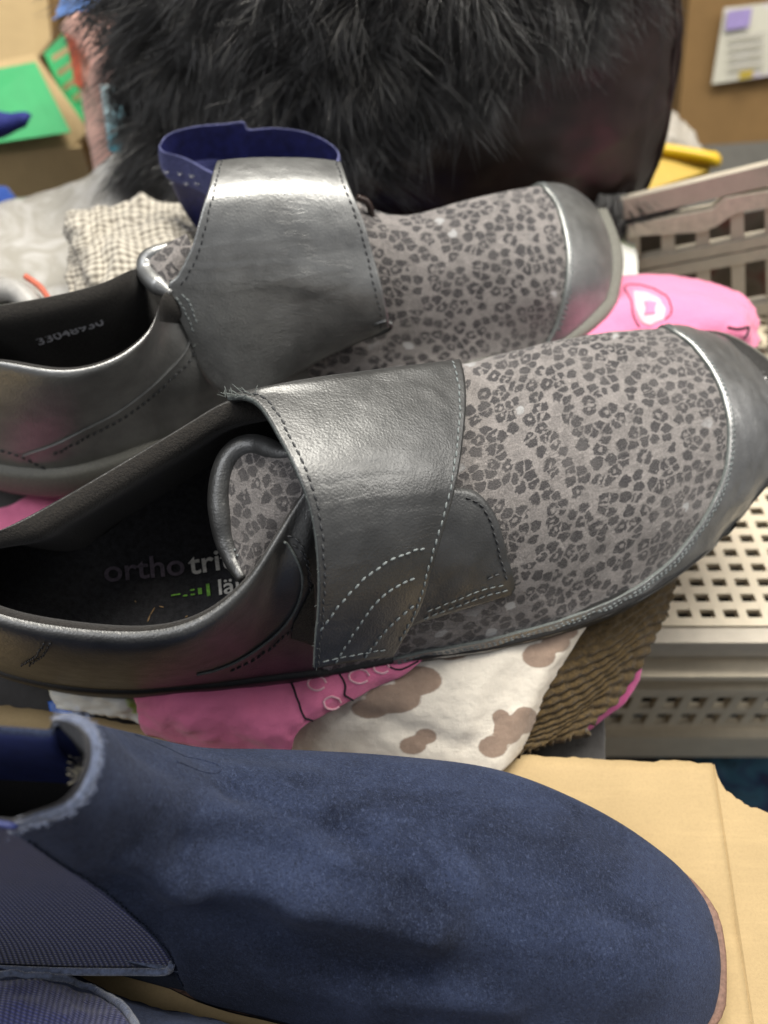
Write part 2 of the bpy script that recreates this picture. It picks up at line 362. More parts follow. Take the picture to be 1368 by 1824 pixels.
# ---------------------------------------------------------------- shoes
def off(p, d): return np.array(p) + np.array(d, float)
def sole(par, loop, wid, up, th, mats, name='sole', bottom=True):
    """loop: points round the bottom of the upper; wid: how far the sole stands out there"""
    loop = np.asarray(loop); wl = np.interp(np.linspace(0, 1, len(loop)), np.linspace(0, 1, len(wid)), wid)[:, None]
    L4 = resamp(np.vstack([np.hstack([loop, wl]), np.hstack([loop, wl])[:1]]), 181)[:-1]; L = L4[:, :3]; wv = L4[:, 3]
    up = unit(np.array(up, float)); T = unit(np.roll(L, -2, 0) - np.roll(L, 2, 0)); O = unit(np.cross(T, up))
    c = L.mean(0)
    if ((L - c) * O).sum() < 0: O = -O
    prof = [(-.45, .35), (.0, .18), (.75, .16), (1, 0.), (1.06, -.35), (.95, -.75), (.6, -1.)]
    V = []
    for (a, b) in prof: V.append(L + O * (np.where(a > 0, a * wv, a)[:, None] if a > 0 else a) + up * (b * th))
    n = 180; V = np.vstack(V); Fc = []
    for k in range(len(prof) - 1):
        for i in range(n): Fc.append((k * n + i, k * n + (i + 1) % n, (k + 1) * n + (i + 1) % n, (k + 1) * n + i))
    if bottom: Fc.append(tuple((len(prof) - 1) * n + i for i in range(n)))
    fm = [0 if len(f) == 4 else min(1, len(mats) - 1) for f in Fc]
    return mk(name, V, Fc, mats, par, fmat=fm)
def lettering(par, txt, p0, p1, upref, height, mat, ext=.006):
    """text lying from p0 towards p1 (cm), letters rising towards upref"""
    c = bpy.data.curves.new('lettering', 'FONT'); c.body = txt; c.size = 1; c.extrude = .01; c.offset = .012
    t = bpy.data.objects.new('t', c); COL.objects.link(t); dg = bpy.context.evaluated_depsgraph_get(); dg.update()
    me = bpy.data.meshes.new_from_object(t.evaluated_get(dg)); bpy.data.objects.remove(t)
    P = np.array([v.co[:] for v in me.vertices]); fs = [tuple(q.vertices) for q in me.polygons]; bpy.data.meshes.remove(me)
    x0, x1 = P[:, 0].min(), P[:, 0].max(); p0, p1 = np.array(p0), np.array(p1); X = p1 - p0; Ln = np.linalg.norm(X); X = X / Ln
    Z = unit(np.cross(X, np.array(upref) - p0)); Z = Z if Z[2] > 0 else -Z; Y = np.cross(Z, X)
    V = p0 + X * ((P[:, :1] - x0) / (x1 - x0) * Ln) + Y * (P[:, 1:2] * height) + Z * (P[:, 2:] * .5 + .02)
    return mk('lettering', V, fs, mat, par, smooth=False)

def fuzz(P, n, ln, r_, mat, par, name='loose_fibres'):
    P = np.asarray(P); segs = []
    for k in range(n):
        i = random.uniform(0, len(P) - 1.01); j = int(i); a = P[j] * (1 - i + j) + P[j + 1] * (i - j) + rng.normal(0, .03, 3)
        d = unit(rng.normal(0, 1, 3) + [0, -.1, .5]); segs.append((a, a + d * ln * random.uniform(.4, 1.2), np.array([0, .6, .8])))
    return capsules(name, segs, r_, mat, par)
def wrinkles(S, lines, wd=.08, amp=.011):
    P = S.G.reshape(-1, 3); h = np.zeros(len(P))
    for k, ln in enumerate(lines):
        C = S.at(S.curve(ln, 60)); C = C + np.array([[0, 0, .12 * mnoise.noise(Vector((i * .13, k * 3.1, 0)))] for i in range(60)])
        d2 = np.min(((P[:, None, :] - C[None]) ** 2).sum(-1), 1); h += amp * (1 if k % 3 else -1) * np.exp(-d2 / wd ** 2)
    S.G = S.G + S.N * h.reshape(S.G.shape[:2])[..., None]; S._n(); S.bvh = None
def near_shoe():
    t = thing('strap_shoe', 'near grey leopard print strap shoe, its open collar showing the printed insole', 'shoe', (1, 16, 2.5), 'pair of grey leopard print strap shoes')
    fo = [(0, .9, -1.3), (.1, 1.6, -3.0)]
    rows = [
     [(575,1203,2.9),(575,1150,4.7),(575,1060,6.9),(570,960,9.0),(555,860,10.4),(520,770,11.4),(500,715,11.5),(490,692,11.2)],
     [(700,1178,3.1),(700,1120,5.2),(700,1030,7.4),(695,920,9.0),(690,830,9.8),(680,750,10.3),(670,692,10.3),(665,672,10.0)],
     [(870,1155,3.2),(880,1100,4.6),(880,1010,6.6),(875,900,8.2),(865,800,9.0),(850,720,9.3),(840,668,9.2),(832,646,8.9)],
     [(1000,1122,3.3),(1015,1060,4.5),(1020,960,6.3),(1010,850,7.7),(995,750,8.4),(975,670,8.6),(965,625,8.5),(960,611,8.2)],
     [(1120,1075,3.4),(1140,1010,4.5),(1150,910,6.1),(1140,800,7.3),(1115,710,7.9),(1090,640,8.1),(1075,602,8.0),(1070,593,7.7)],
     [(1230,1005,3.5),(1255,940,4.6),(1265,850,5.9),(1255,760,6.9),(1230,680,7.4),(1205,620,7.5),(1192,592,7.4),(1188,584,7.1)],
     [(1310,925,3.6),(1325,880,4.5),(1335,800,5.5),(1328,730,6.2),(1312,680,6.5),(1292,635,6.5),(1277,607,6.4),(1270,598,6.2)],
     [(1358,862,3.8),(1366,830,4.3),(1372,780,4.9),(1370,735,5.3),(1360,700,5.4),(1342,665,5.4),(1325,640,5.4),(1315,630,5.3)],
     [(1385,810,4.0),(1389,795,4.2),(1393,770,4.4),(1393,745,4.6),(1390,725,4.7),(1383,705,4.8),(1373,690,4.9),(1365,682,5.0)]]
    net = []
    for r_i, row in enumerate(rows):
        P = [W(*e) for e in row]; k = 1 if r_i < 5 else (.9, .7, .45, .1)[r_i - 5]
        P += [off(P[-1], np.array(f) * k) for f in (fo if r_i < 5 else [(.1, .5, -.45), (.1, .7, -.85)])]; net.append(P)
    S = Surf(net, 12)
    if S.N[40, 40][2] < 0: S.flip = True; S._n()
    # soft wear creases of the vamp, as relief
    S.G = S.G + S.N * (fbm(S.G.reshape(-1, 3), .8, 3, 3.).reshape(S.G.shape[:2]) * .05)[..., None]; S._n()
    S.mesh('vamp', M_leo, t, u0=0, u1=7.4)
    nv = S.nv - 1
    uf = S.hit(1190, 588)[0]
    seam = [(700,1171),(850,1141),(1000,1101),(1105,1058),(1190,1000),(1250,925),(1285,850),(1295,770),(1280,695),(1245,635),(1205,598),('uv',uf-.02,nv-2.3),('uv',uf-.05,nv-1.2),('uv',uf-.1,nv)]
    u0 = S.hit(700, 1171)[0]
    bord = [('uv',u0,0),('uv',u0+1,0),('uv',u0+2,0),('uv',u0+3,0),('uv',5.2,0),('uv',6.2,0),('uv',7.2,.5),('uv',8,2.5),('uv',8,5.2),('uv',7.9,7.8),('uv',7.2,nv-.3),('uv',6.6,nv),('uv',6.1,nv),('uv',5.6,nv)]
    S.patch('toe_cap', seam, bord, [M_cap, M_edge], t, n=120, m=26, off=.12, thick=.14)
    for sh in (.14, .24): stitch(S, seam[:-1], t, M_thr, off=.125, shift=-sh, r=.022, sp=.2, ln=.14)
    # collar ring
    nearq = [[(590,1198,3),(590,1080,6.8),(580,960,9.6),(575,852,10.9)],[(530,1205,2.9),(530,1105,6.5),(535,1000,9.3),(540,905,10.4)],[(470,1212,2.8),(470,1135,5.8),(480,1055,8.3),(495,975,9.9)],
      [(400,1220,2.7),(410,1168,5.4),(425,1112,7.8),(437,1062,9.3)],[(320,1226,2.6),(330,1196,5.2),(345,1160,7.5),(352,1128,8.9)],[(220,1232,2.5),(225,1210,5),(235,1182,7.3),(240,1152,8.7)],
      [(90,1220,2.5),(75,1200,5),(70,1172,7.3),(75,1138,8.8)],[(-40,1180,2.6),(-60,1165,5),(-75,1135,7.4),(-60,1100,9.1)],[(-140,1090,2.7),(-180,1085,5),(-190,1062,7.5),(-150,1038,9.7)],
      [(-130,1000,3.4),(-170,1000,5.4),(-185,985,7.8),(-110,985,10)]]
    fart = [(0,946,10.2),(110,888,10.3),(220,824,10.4),(340,752,10.6),(410,712,10.9),(500,694,11.1)]
    net = []; loopq = []
    def inner(P, ib):
        top = P[-1]; c = np.array([max(top[0], -9.2), 13.2 + (max(top[0], -9.2) + 9) * .28, 0]); n = c - top; n[2] = 0; n = unit(n)
        return P + [top + n * .42 + [0, 0, .22], top + n * .78 - [0, 0, .35], top * .55 + ib * .45 + n * .25, top * .2 + ib * .8 + n * .05, ib]
    for q in nearq:
        P = [W(*e) for e in q]; loopq.append(P[0]); net.append(inner(P, P[0] + [.0 if P[0][0] > -10 else .9, .9 if P[0][0] > -10 else .2, 1.7]))
    for q in fart:
        tp = W(*q); P = [off(tp, (-.1, 3.0, -5.2)), off(tp, (-.1, 2.6, -3.4)), off(tp, (0, 1.3, -1.5)), tp]; loopq.append(P[0]); net.append(inner(P, P[0] + [.1, -.9, 1.2]))
    Q = Surf(net, 20, sm=3)
    if np.dot(Q.N[100, 24], [0, -1, .3]) < 0: Q.flip = True; Q._n()
    Q.mesh('quarter', M_sil_dim, t, v0=0, v1=3.74)
    Q.mesh('lining', M_lin, t, v0=3.74, v1=8)
    # insole
    nn = [Q.at(np.array([u, 7.75])) for u in np.linspace(0, 8.2, 9)]; ff = [Q.at(np.array([u, 7.75])) for u in np.linspace(Q.nu - 1, 9.0, 9)]
    ext_n = nn[0] + [3, .5, 0]; ext_f = ff[0] + [3, .5, 0]
    nn = [ext_n] + nn; ff = [ext_f] + ff
    I = Surf([[a, a * .75 + b * .25 - [0, 0, .12], (a + b) / 2 - [0, 0, .18], a * .25 + b * .75 - [0, 0, .12], b] for a, b in zip(nn, ff)], 8)
    if I.N[10, 10][2] < 0: I.flip = True; I._n()
    ins = I.mesh('insole', M_ins, t)
    def ip(px, py): return I.at(I.hit(px, py), .03)
    g = plain('faded_violet_print', (.085, .065, .09), .6, nz=.4, sc_=8); wh = plain('white_print', (.62, .6, .55), .6, nz=.3, sc_=8); gr = plain('green_print', (.16, .42, .03), .6, nz=.4, sc_=8)
    lettering(ins, 'ortho', ip(187,1036), ip(330,1023), ip(200,960), .98, g)
    lettering(ins, 'tritt', ip(338,1024), ip(436,1008), ip(345,960), .98, wh)
    lettering(ins, 'l\u00e4uft', ip(391,1060), ip(472,1048), ip(395,1020), .72, wh)
    lettering(ins, '-.:\u0131|', ip(306,1066), ip(375,1056), ip(310,1030), .42, gr)
    # sole
    loop = [S.at(np.array([u, 0.])) for u in np.linspace(0, 8, 17)] + [S.at(np.array([8, v])) for v in (3., 6.)] + [S.at(np.array([u, float(nv)])) for u in np.linspace(8, 0, 17)]
    loop += loopq[::-1]
    wid = np.array([.08] * 13 + [.12, .2, .35, .55] + [.75, .85] + [.9, .9, .8, .6, .35, .12, .05, .05] + [.05] * 9 + [.12] * len(loopq))
    sole(t, np.array(loop), wid, (0, -.33, 1), 1.25, [M_soleb, M_soleb])  # grey sole coloured dark to stand for the shade on its near side
    # lit grey of the same sole, painted round the far side of the toe
    sole(t, np.array(loop), np.where(wid > .3, wid + .05, wid - .06), (0, -.33, 1), .75, [M_sole, M_sole], name='sole_lit_edge')
    # tongue
    T = Surf([[(385,960,8.3),(383,925,8.8),(382,880,9.2),(390,830,9.6),(415,790,9.9),(455,772,10.0)],
              [(405,1000,8.2),(420,950,8.9),(425,900,9.5),(432,855,10.0),(450,815,10.3),(480,790,10.3)],
              [(430,1040,8.2),(465,970,9.2),(478,920,9.9),(485,875,10.4),(495,830,10.7),(505,800,10.6)],
              [(480,1080,7.2),(530,1000,8.6),(545,930,10.1),(545,880,10.7),(545,830,11.0),(545,790,11.0)],
              [(560,1100,5.6),(610,1000,8.2),(620,930,10.1),(620,870,10.7),(610,820,11.0),(600,780,11.0)]], 10, sm=1)
    if T.N[20, 20][2] < 0: T.flip = True; T._n()
    T.mesh('tongue', M_leo, t, u0=.2, off=-.1, thick=.3)
    pip = T.curve([('uv',1.9,.03),('uv',1.5,.05),('uv',1.0,.1),('uv',.35,.5),('uv',.14,1.6),('uv',.12,2.6),('uv',.16,3.7),('uv',.45,4.6),('uv',1.2,4.85),('uv',2.5,4.9)], 80)
    PP = T.at(pip, -.14)
    wide = T.at(pip, -.36)
    # padded leather binding round the tongue
    tube('tongue_binding', PP, [.15, .33, .38, .38, .38, .33, .15], M_sil_dim, t, sides=16)
    capsules('stitching', [(T.at(np.array([a, b]), -.08) , T.at(np.array([a2, b2]), -.08), np.array([0, -.3, .95])) for (a, b), (a2, b2) in
             [((c[0] + .30 * math.cos(th_), c[1] + .42 * math.sin(th_)), (d_[0] + .30 * math.cos(th_), d_[1] + .42 * math.sin(th_))) for c, d_, th_ in [(pip[i], pip[i + 1], math.atan2(.5, .5)) for i in range(8, 70, 2)]]], .03, M_thr, t)
    # front lobe of the quarter under the strap, with hook patch
    S.patch('quarter_tab', [(690,1160),(690,1080),(700,980),(720,900),(760,860)], [(740,1110),(800,1090),(905,1056),(913,1040),(902,985)], M_sil_dim, t, n=30, m=14, off=.1, thick=.12) if False else None
    S.patch('quarter_tab', [(640,900),(720,872),(820,870),(855,885),(882,925),(898,980),(914,1043)], [(640,1150),(690,1140),(735,1108),(790,1090),(840,1075),(880,1063),(908,1055)], [M_sil_dim, M_edge], t, n=50, m=24, off=.14, thick=.12)
    stitch(S, [(820,884),(850,899),(872,935),(886,985),(899,1036)], t, M_thrd, off=.17)
    stitch(S, [(905,1045),(860,1056),(800,1078),(745,1098)], t, M_thr, off=.17, r=.024); stitch(S, [(897,1036),(850,1047),(800,1066),(750,1086)], t, M_thr, off=.17, r=.022)
    stitch(S, [(858,1030),(878,1020),(898,1018)], t, M_thrd, off=.17)
    Q.patch('hook_patch', [(558,1040),(540,1075),(522,1110)], [(562,1150),(548,1144),(518,1135)], plain('hook_tape', (.035, .034, .025), .8, nz=.6, sc_=14, bump=.001), t, n=20, m=14, off=.06, thick=.05)
    # strap: its own sheet, from the far collar over the instep down to the near side
    L_ = [(398,706,11.5),(455,712,12.1),(497,775,12.0),(532,845,11.7),(556,915,11.1),(567,990,10.3),(569,1070,9.1),(563,1140,7.7),(560,1192,6.5)]
    R_ = [(800,640,10.0),(828,674,10.4),(830,725,10.3),(824,790,10.1),(812,865,9.8),(790,945,9.1),(768,1020,8.2),(746,1090,7.0),(700,1170,5.4)]
    rows = []
    bt = [(.0,0)] 
    for (l, r) in zip(L_, R_):
        a, b = W(*l), W(*r); row = []
        for q in np.linspace(0, 1, 6): row.append(a * (1 - q) + b * q + np.array([0, -.12, .35]) * 4 * q * (1 - q) * .55)
        rows.append(row)
    top = [[W(px, py, z) for px, py, z in ((404,703,11.9),(480,686,12.0),(560,672,11.7),(650,660,11.3),(740,649,10.9),(819,640,10.3))]]
    rows = [[p + np.array([0, 1.5, -3.2]) for p in top[0]], [p + np.array([0, .8, -1.1]) for p in top[0]]] + top + rows[1:]
    ST = Surf(rows, 14, sm=1, nz=.012, ns=.6)
    if ST.N[70, 35][2] < 0: ST.flip = True; ST._n()
    wrinkles(ST, [[(560,868),(650,850),(720,846)],[(575,905),(640,890),(770,880)],[(590,960),(680,935)],[(640,830),(740,815),(800,822)],[(600,1010),(660,1000)],[(570,1110),(640,1100)],[(690,905),(790,900)]])
    ST.mesh('strap', [M_sil_dim, M_edge], t, thick=.16)
    n1 = ST.nu - 1; n2 = ST.nv - 1
    stitch(ST, [('uv',q,.22) for q in np.linspace(2.2, n1 - .1, 9)], t, M_thrd, off=.01)
    stitch(ST, [('uv',q,n2-.2) for q in np.linspace(2.0, n1 - .25, 9)], t, M_thr, off=.01)
    stitch(ST, [('uv',n1-.2,q) for q in np.linspace(.25, n2 - .4, 6)], t, M_thr, off=.01)
    for a in ([(566,1128),(620,1060),(690,1000),(762,976)], [(596,1188),(645,1105),(690,1055),(750,1024)], [(645,1178),(690,1120),(738,1078)]):
        stitch(ST, a, t, M_thr, off=.02, sp=.25, ln=.17, r=.034)
    # quarter seams
    stitch(Q, [(505,955),(545,990),(555,1040)], t, M_thrd, off=.03)
    ed = [(505,965),(528,995),(538,1030),(530,1075),(500,1120),(450,1160),(390,1190),(350,1200)]
    tube('seam_edge', Q.at(Q.curve(ed, 60), .04), .04, M_edge, t, sides=6)
    stitch(Q, [(515,965),(543,995),(552,1035),(545,1080),(512,1128),(460,1170),(400,1198)], t, M_thrd, off=.03)
    for dx in (0, 12):
        stitch(Q, [(92-dx,1140),(78-dx,1165),(50-dx,1185)], t, M_thrd, off=.04)
    # frayed thread ends at the strap
    for k in range(26):
        a = W(398 + random.uniform(0, 60), 704 + random.uniform(-4, 6), 12.0); d = np.array([random.uniform(-.5, .3), random.uniform(-.2, .3), random.uniform(0, .35)]) * .7
        if k == 0: frs = []
        frs.append((a, a + d, np.array([0, 0, 1.])))
    capsules('frayed_threads', frs, .012, M_edge, t)
    fuzz(ST.at(np.array([[q, .02] for q in np.linspace(2, n1, 40)]), -.02), 160, .09, .005, M_edge, t)
    lint = []
    for px, py, dx, dy in ((276,1082,-8,14),(268,1096,-5,12),(284,1080,8,2),(289,1132,0,6),(66,1100,1,5),(200,1120,4,2),(330,1100,5,-3),(240,1070,3,3),(300,1120,-4,3)):
        lint.append((ip(px, py), ip(px + dx, py + dy), np.array([0, 0, 1.])))
    ml = plain('tan_lint', (.42, .26, .12), .8, nz=.5)
    for q in lint: capsules('lint', [q], .018, ml, ins)
    return S, Q, ST
near_shoe()

def far_shoe():
    t = thing('strap_shoe', 'farther grey leopard print shoe with wide silver strap, before the fur bag', 'shoe', (0, 26, 3), 'pair of grey leopard print strap shoes')
    rows = [
     [(400,722,3.8),(380,650,6),(352,560,8.1),(338,480,9.6),(355,390,10.9),(378,320,11.5),(390,300,11.2)],
     [(530,710,3.9),(510,655,5.7),(480,565,7.8),(465,480,9.4),(465,390,10.7),(470,325,11.2),(475,302,11.0)],
     [(650,695,4),(640,640,5.4),(625,565,7.1),(605,480,8.8),(590,400,10.0),(580,345,10.4),(575,325,10.1)],
     [(790,680,4),(770,630,5),(750,560,6.6),(735,490,8),(720,430,8.9),(707,395,9.1),(700,386,8.9)],
     [(900,650,4),(885,600,5),(870,530,6.5),(855,460,7.8),(840,400,8.5),(830,365,8.6),(825,357,8.4)],
     [(985,620,4.2),(985,575,5.2),(980,520,6.4),(970,450,7.5),(955,385,8.1),(945,345,8.2),(940,333,8)],
     [(1035,585,4.4),(1045,545,5.1),(1050,500,5.9),(1045,440,6.7),(1030,385,7.2),(1012,345,7.3),(1003,332,7.1)],
     [(1066,552,4.6),(1074,525,5),(1080,490,5.4),(1079,450,5.8),(1071,410,6.1),(1056,375,6.2),(1047,360,6.1)],
     [(1078,530,4.6),(1083,510,4.8),(1088,485,5.0),(1088,455,5.2),(1083,425,5.4),(1072,395,5.5),(1064,380,5.5)]]
    net = []
    for i, row in enumerate(rows):
        P = [W(*e) for e in row]; k = 1 if i < 6 else (.75, .35, .1)[i - 6]
        P += [off(P[-1], np.array(f) * k) for f in [(-.2, 1.1, -1.2), (-.3, 1.6, -3.2)]]; net.append(P)
    S = Surf(net, 12)
    if S.N[40, 40][2] < 0: S.flip = True; S._n()
    S.mesh('vamp', M_leo, t, u0=0, u1=7.6); nv = S.nv - 1
    u2 = S.hit(965, 336)[0]
    seam = [('uv',S.hit(960,618)[0],0),(984,590),(1000,540),(1008,480),(1004,420),(988,365),(968,338),('uv',u2-.05,nv-1.8),('uv',u2-.1,nv-1),('uv',u2-.15,nv)]
    bord = [('uv',5.6,0),('uv',6.6,0),('uv',7.5,.2),('uv',8,2),('uv',8,4),('uv',8,6),('uv',8,nv-1),('uv',7.5,nv),('uv',7,nv),('uv',6.3,nv)]
    S.patch('toe_cap', seam, bord, [M_sil, M_edge], t, n=90, m=30, off=.12, thick=.14)
    for sh in (.14, .25): stitch(S, seam[1:-1], t, M_thr, off=.125, shift=-sh, r=.024, sp=.22, ln=.15)
    nearq = [[(560,705,3.9),(545,655,5.6),(515,590,7.0),(500,560,7.6)],[(400,740,3.8),(395,670,6),(375,600,7.4),(365,545,8.3)],[(330,775,3.6),(325,700,5.8),(312,610,7.8),(300,520,9.4)],[(255,800,3.5),(250,735,5.4),(255,665,7.4),(268,600,8.9)],
      [(180,825,3.4),(175,770,5.2),(180,715,7.1),(205,652,8.7)],[(90,842,3.3),(90,790,5.1),(95,735,7),(115,675,8.7)],[(-20,830,3.3),(-20,780,5.1),(-15,725,7),(10,660,8.9)],
      [(-110,790,3.4),(-120,750,5.2),(-110,700,7),(-80,640,9)],[(-170,730,3.6),(-180,690,5.4),(-170,650,7.2),(-130,600,9.3)],[(-150,680,3.8),(-160,640,5.5),(-150,600,7.4),(-90,558,9.4)]]
    fart = [(0,547,9.3),(100,530,9.4),(185,508,9.6),(242,482,9.6),(272,484,8.6),(310,480,7.6)]
    net = []; loopq = []
    def inner(P, ib):
        top = P[-1]; c = np.array([max(top[0], -13), 22.2 + (max(top[0], -13) + 11) * .42, 0]); n = c - top; n[2] = 0; n = unit(n)
        return P + [top + n * .34 + [0, 0, .16], top + n * .62 - [0, 0, .35], top * .6 + ib * .4 + n * .2, top * .25 + ib * .75, ib]
    for q in nearq:
        P = [W(*e) for e in q]; loopq.append(P[0]); c = np.array([max(P[0][0], -13), 22.5 + (max(P[0][0], -13) + 11) * .42, 0]); n = c - P[0]; n[2] = 0; n = unit(n)
        net.append(inner(P, P[0] + n * .8 + [0, 0, 1.5]))
    for q in fart:
        tp = W(*q); P = [off(tp, (-.3, .9, -6)), off(tp, (-.3, .9, -4)), off(tp, (-.1, .6, -2)), tp]; loopq.append(P[0]); net.append(inner(P, P[0] + [.4, -1.0, 1.6]))
    Q = Surf(net, 20, sm=3)
    if np.dot(Q.N[100, 24], [0, -1, .3]) < 0: Q.flip = True; Q._n()
    Q.mesh('quarter', M_sil, t, v0=0, v1=3.55)
    Q.mesh('lining', M_lin, t, v0=3.55, v1=8)
    nn = [Q.at(np.array([u, 7.75])) for u in np.linspace(0, 8, 9)]; ff = [Q.at(np.array([u, 7.75])) for u in np.linspace(Q.nu - 1, 9, 9)]
    I = Surf([[a, (a + b) / 2 - [0, 0, .1], b] for a, b in zip(nn, ff)], 6)
    I.mesh('insole', M_ins, t)
    wh = plain('grey_size_print', (.30, .30, .32), .7, nz=.3, sc_=8)
    def lp(px, py): return Q.at(Q.hit(px, py), .06)
    a_, b_ = lp(70, 612), lp(186, 575)
    lettering(t, '33048930', a_, b_, a_ + [0, .1, 1], .4, wh)
    loop = [S.at(np.array([u, 0.])) for u in np.linspace(0, 8, 17)] + [S.at(np.array([8, v])) for v in (3., 6.)] + [S.at(np.array([u, float(nv)])) for u in np.linspace(8, 0, 17)]
    loop += loopq[::-1]
    wid = np.array([.3] * 12 + [.4, .45, .5, .52, .55] + [.56, .56] + [.56, .56, .54, .5, .42, .32, .25, .2] + [.15] * 9 + [.35] * len(loopq))
    sole(t, np.array(loop), wid, (0, -.05, 1), 1.3, [M_sole, M_soleb])
    # tongue
    T = Surf([[(250,480,9.6),(262,453,10.0),(295,434,10.2),(332,416,10.3)],[(274,504,9.6),(290,478,10.0),(315,458,10.2),(345,446,10.2)],[(303,522,9.5),(316,501,9.7),(333,487,9.7),(352,476,9.7)]], 12, sm=1)
    if T.N[15, 15][2] < 0: T.flip = True; T._n()
    T.mesh('tongue', M_leo, t, off=0, thick=.25)
    pip = T.curve([('uv',2,.05),('uv',1.4,.03),('uv',.8,.03),('uv',.25,.1),('uv',.03,.6),('uv',.03,1.3),('uv',.03,2.2)], 50)
    tube('tongue_binding', T.at(pip, -.12), [.15, .36, .36, .33, .25, .1], M_sil, t, sides=16)
    # strap, one piece with the near side panel
    L_ = [(387,286,12.0),(372,335,12.1),(357,385,11.6),(342,440,10.8),(318,490,10.0),(300,520,9.5)]
    R_ = [(606,287,11.4),(622,330,11.4),(648,395,10.5),(665,455,9.5),(682,520,8.4),(694,578,7.1)]
    rows = []
    for (l, r) in zip(L_, R_):
        a, b = W(*l), W(*r); rows.append([a * (1 - q) + b * q + np.array([0, -.1, .3]) * 4 * q * (1 - q) * .6 for q in np.linspace(0, 1, 6)])
    b1 = [p + np.array([-.1, .8, -.9]) for p in rows[0]]; b2 = [p + np.array([-.2, 1.5, -2.6]) for p in rows[0]]
    l2 = [(345,570),(395,610),(450,640),(520,625),(600,602),(690,580)]
    low = [Q.at(Q.hit(340, 615), .08), Q.at(Q.hit(362, 670), .1), W(410,712,5.3), W(480,694,5.5), W(585,634,6.1), W(690,587,6.7)]
    ST = Surf([b2, b1] + rows + [low], 14, sm=1, nz=.012, ns=.6)
    if ST.N[40, 30][2] < 0: ST.flip = True; ST._n()
    wrinkles(ST, [[(330,468),(450,462),(540,458),(640,440)],[(335,478),(430,474),(520,466)],[(350,440),(450,430),(560,425)],[(400,560),(520,540),(640,500)],[(380,520),(470,512)],[(420,600),(560,570)],[(400,310),(500,306),(590,312)],[(470,500),(620,478)]])
    ST.mesh('strap', [M_sil, M_edge], t, thick=.16)
    n1 = ST.nu - 1; n2 = ST.nv - 1
    stitch(ST, [('uv',q,.22) for q in np.linspace(2, n1 - 1.05, 9)], t, M_thrd, off=.01)
    stitch(ST, [('uv',q,n2-.2) for q in np.linspace(2, n1 - .3, 9)], t, M_thrd, off=.01)
    tube('strap_edge_binding', [(694,574,7.1),(690,588,6.7),(640,606,6.3),(560,642,5.8),(480,684,5.2)], .10, M_sil_dim, t, n=50)
    tube('strap_edge_binding', [(688,572,7.3),(660,580,7.1),(635,592,6.8),(632,600,6.6)], .07, M_sil_dim, t, n=20)
    tube('strap_ring', [(636,352,10.3),(652,358,10.1),(660,372,9.8),(662,392,9.3),(655,404,9.0)], .13, M_blk, t, n=20)
    # quarter seam running back to the heel
    ed = [(342,592),(337,610),(326,632),(295,665),(230,720),(150,765),(75,800),(40,812)]
    tube('seam_edge', Q.at(Q.curve(ed, 80), .03), .045, M_sil, t, sides=6)
    stitch(Q, [(354,600),(350,618),(340,640),(305,675),(238,732),(158,777),(85,812)], t, M_thrd, off=.03, r=.034)
    stitch(ST, [('uv',7.05,.1),('uv',7.35,.3),('uv',7.6,.45)], t, M_thr, off=.03, r=.035, sp=.2); stitch(ST, [('uv',6.95,.25),('uv',7.2,.45),('uv',7.45,.6)], t, M_thr, off=.03, r=.035, sp=.2)
    stitch(Q, [(-5,800),(40,815),(90,838),(130,850)], t, M_thrd, off=.03)
far_shoe()

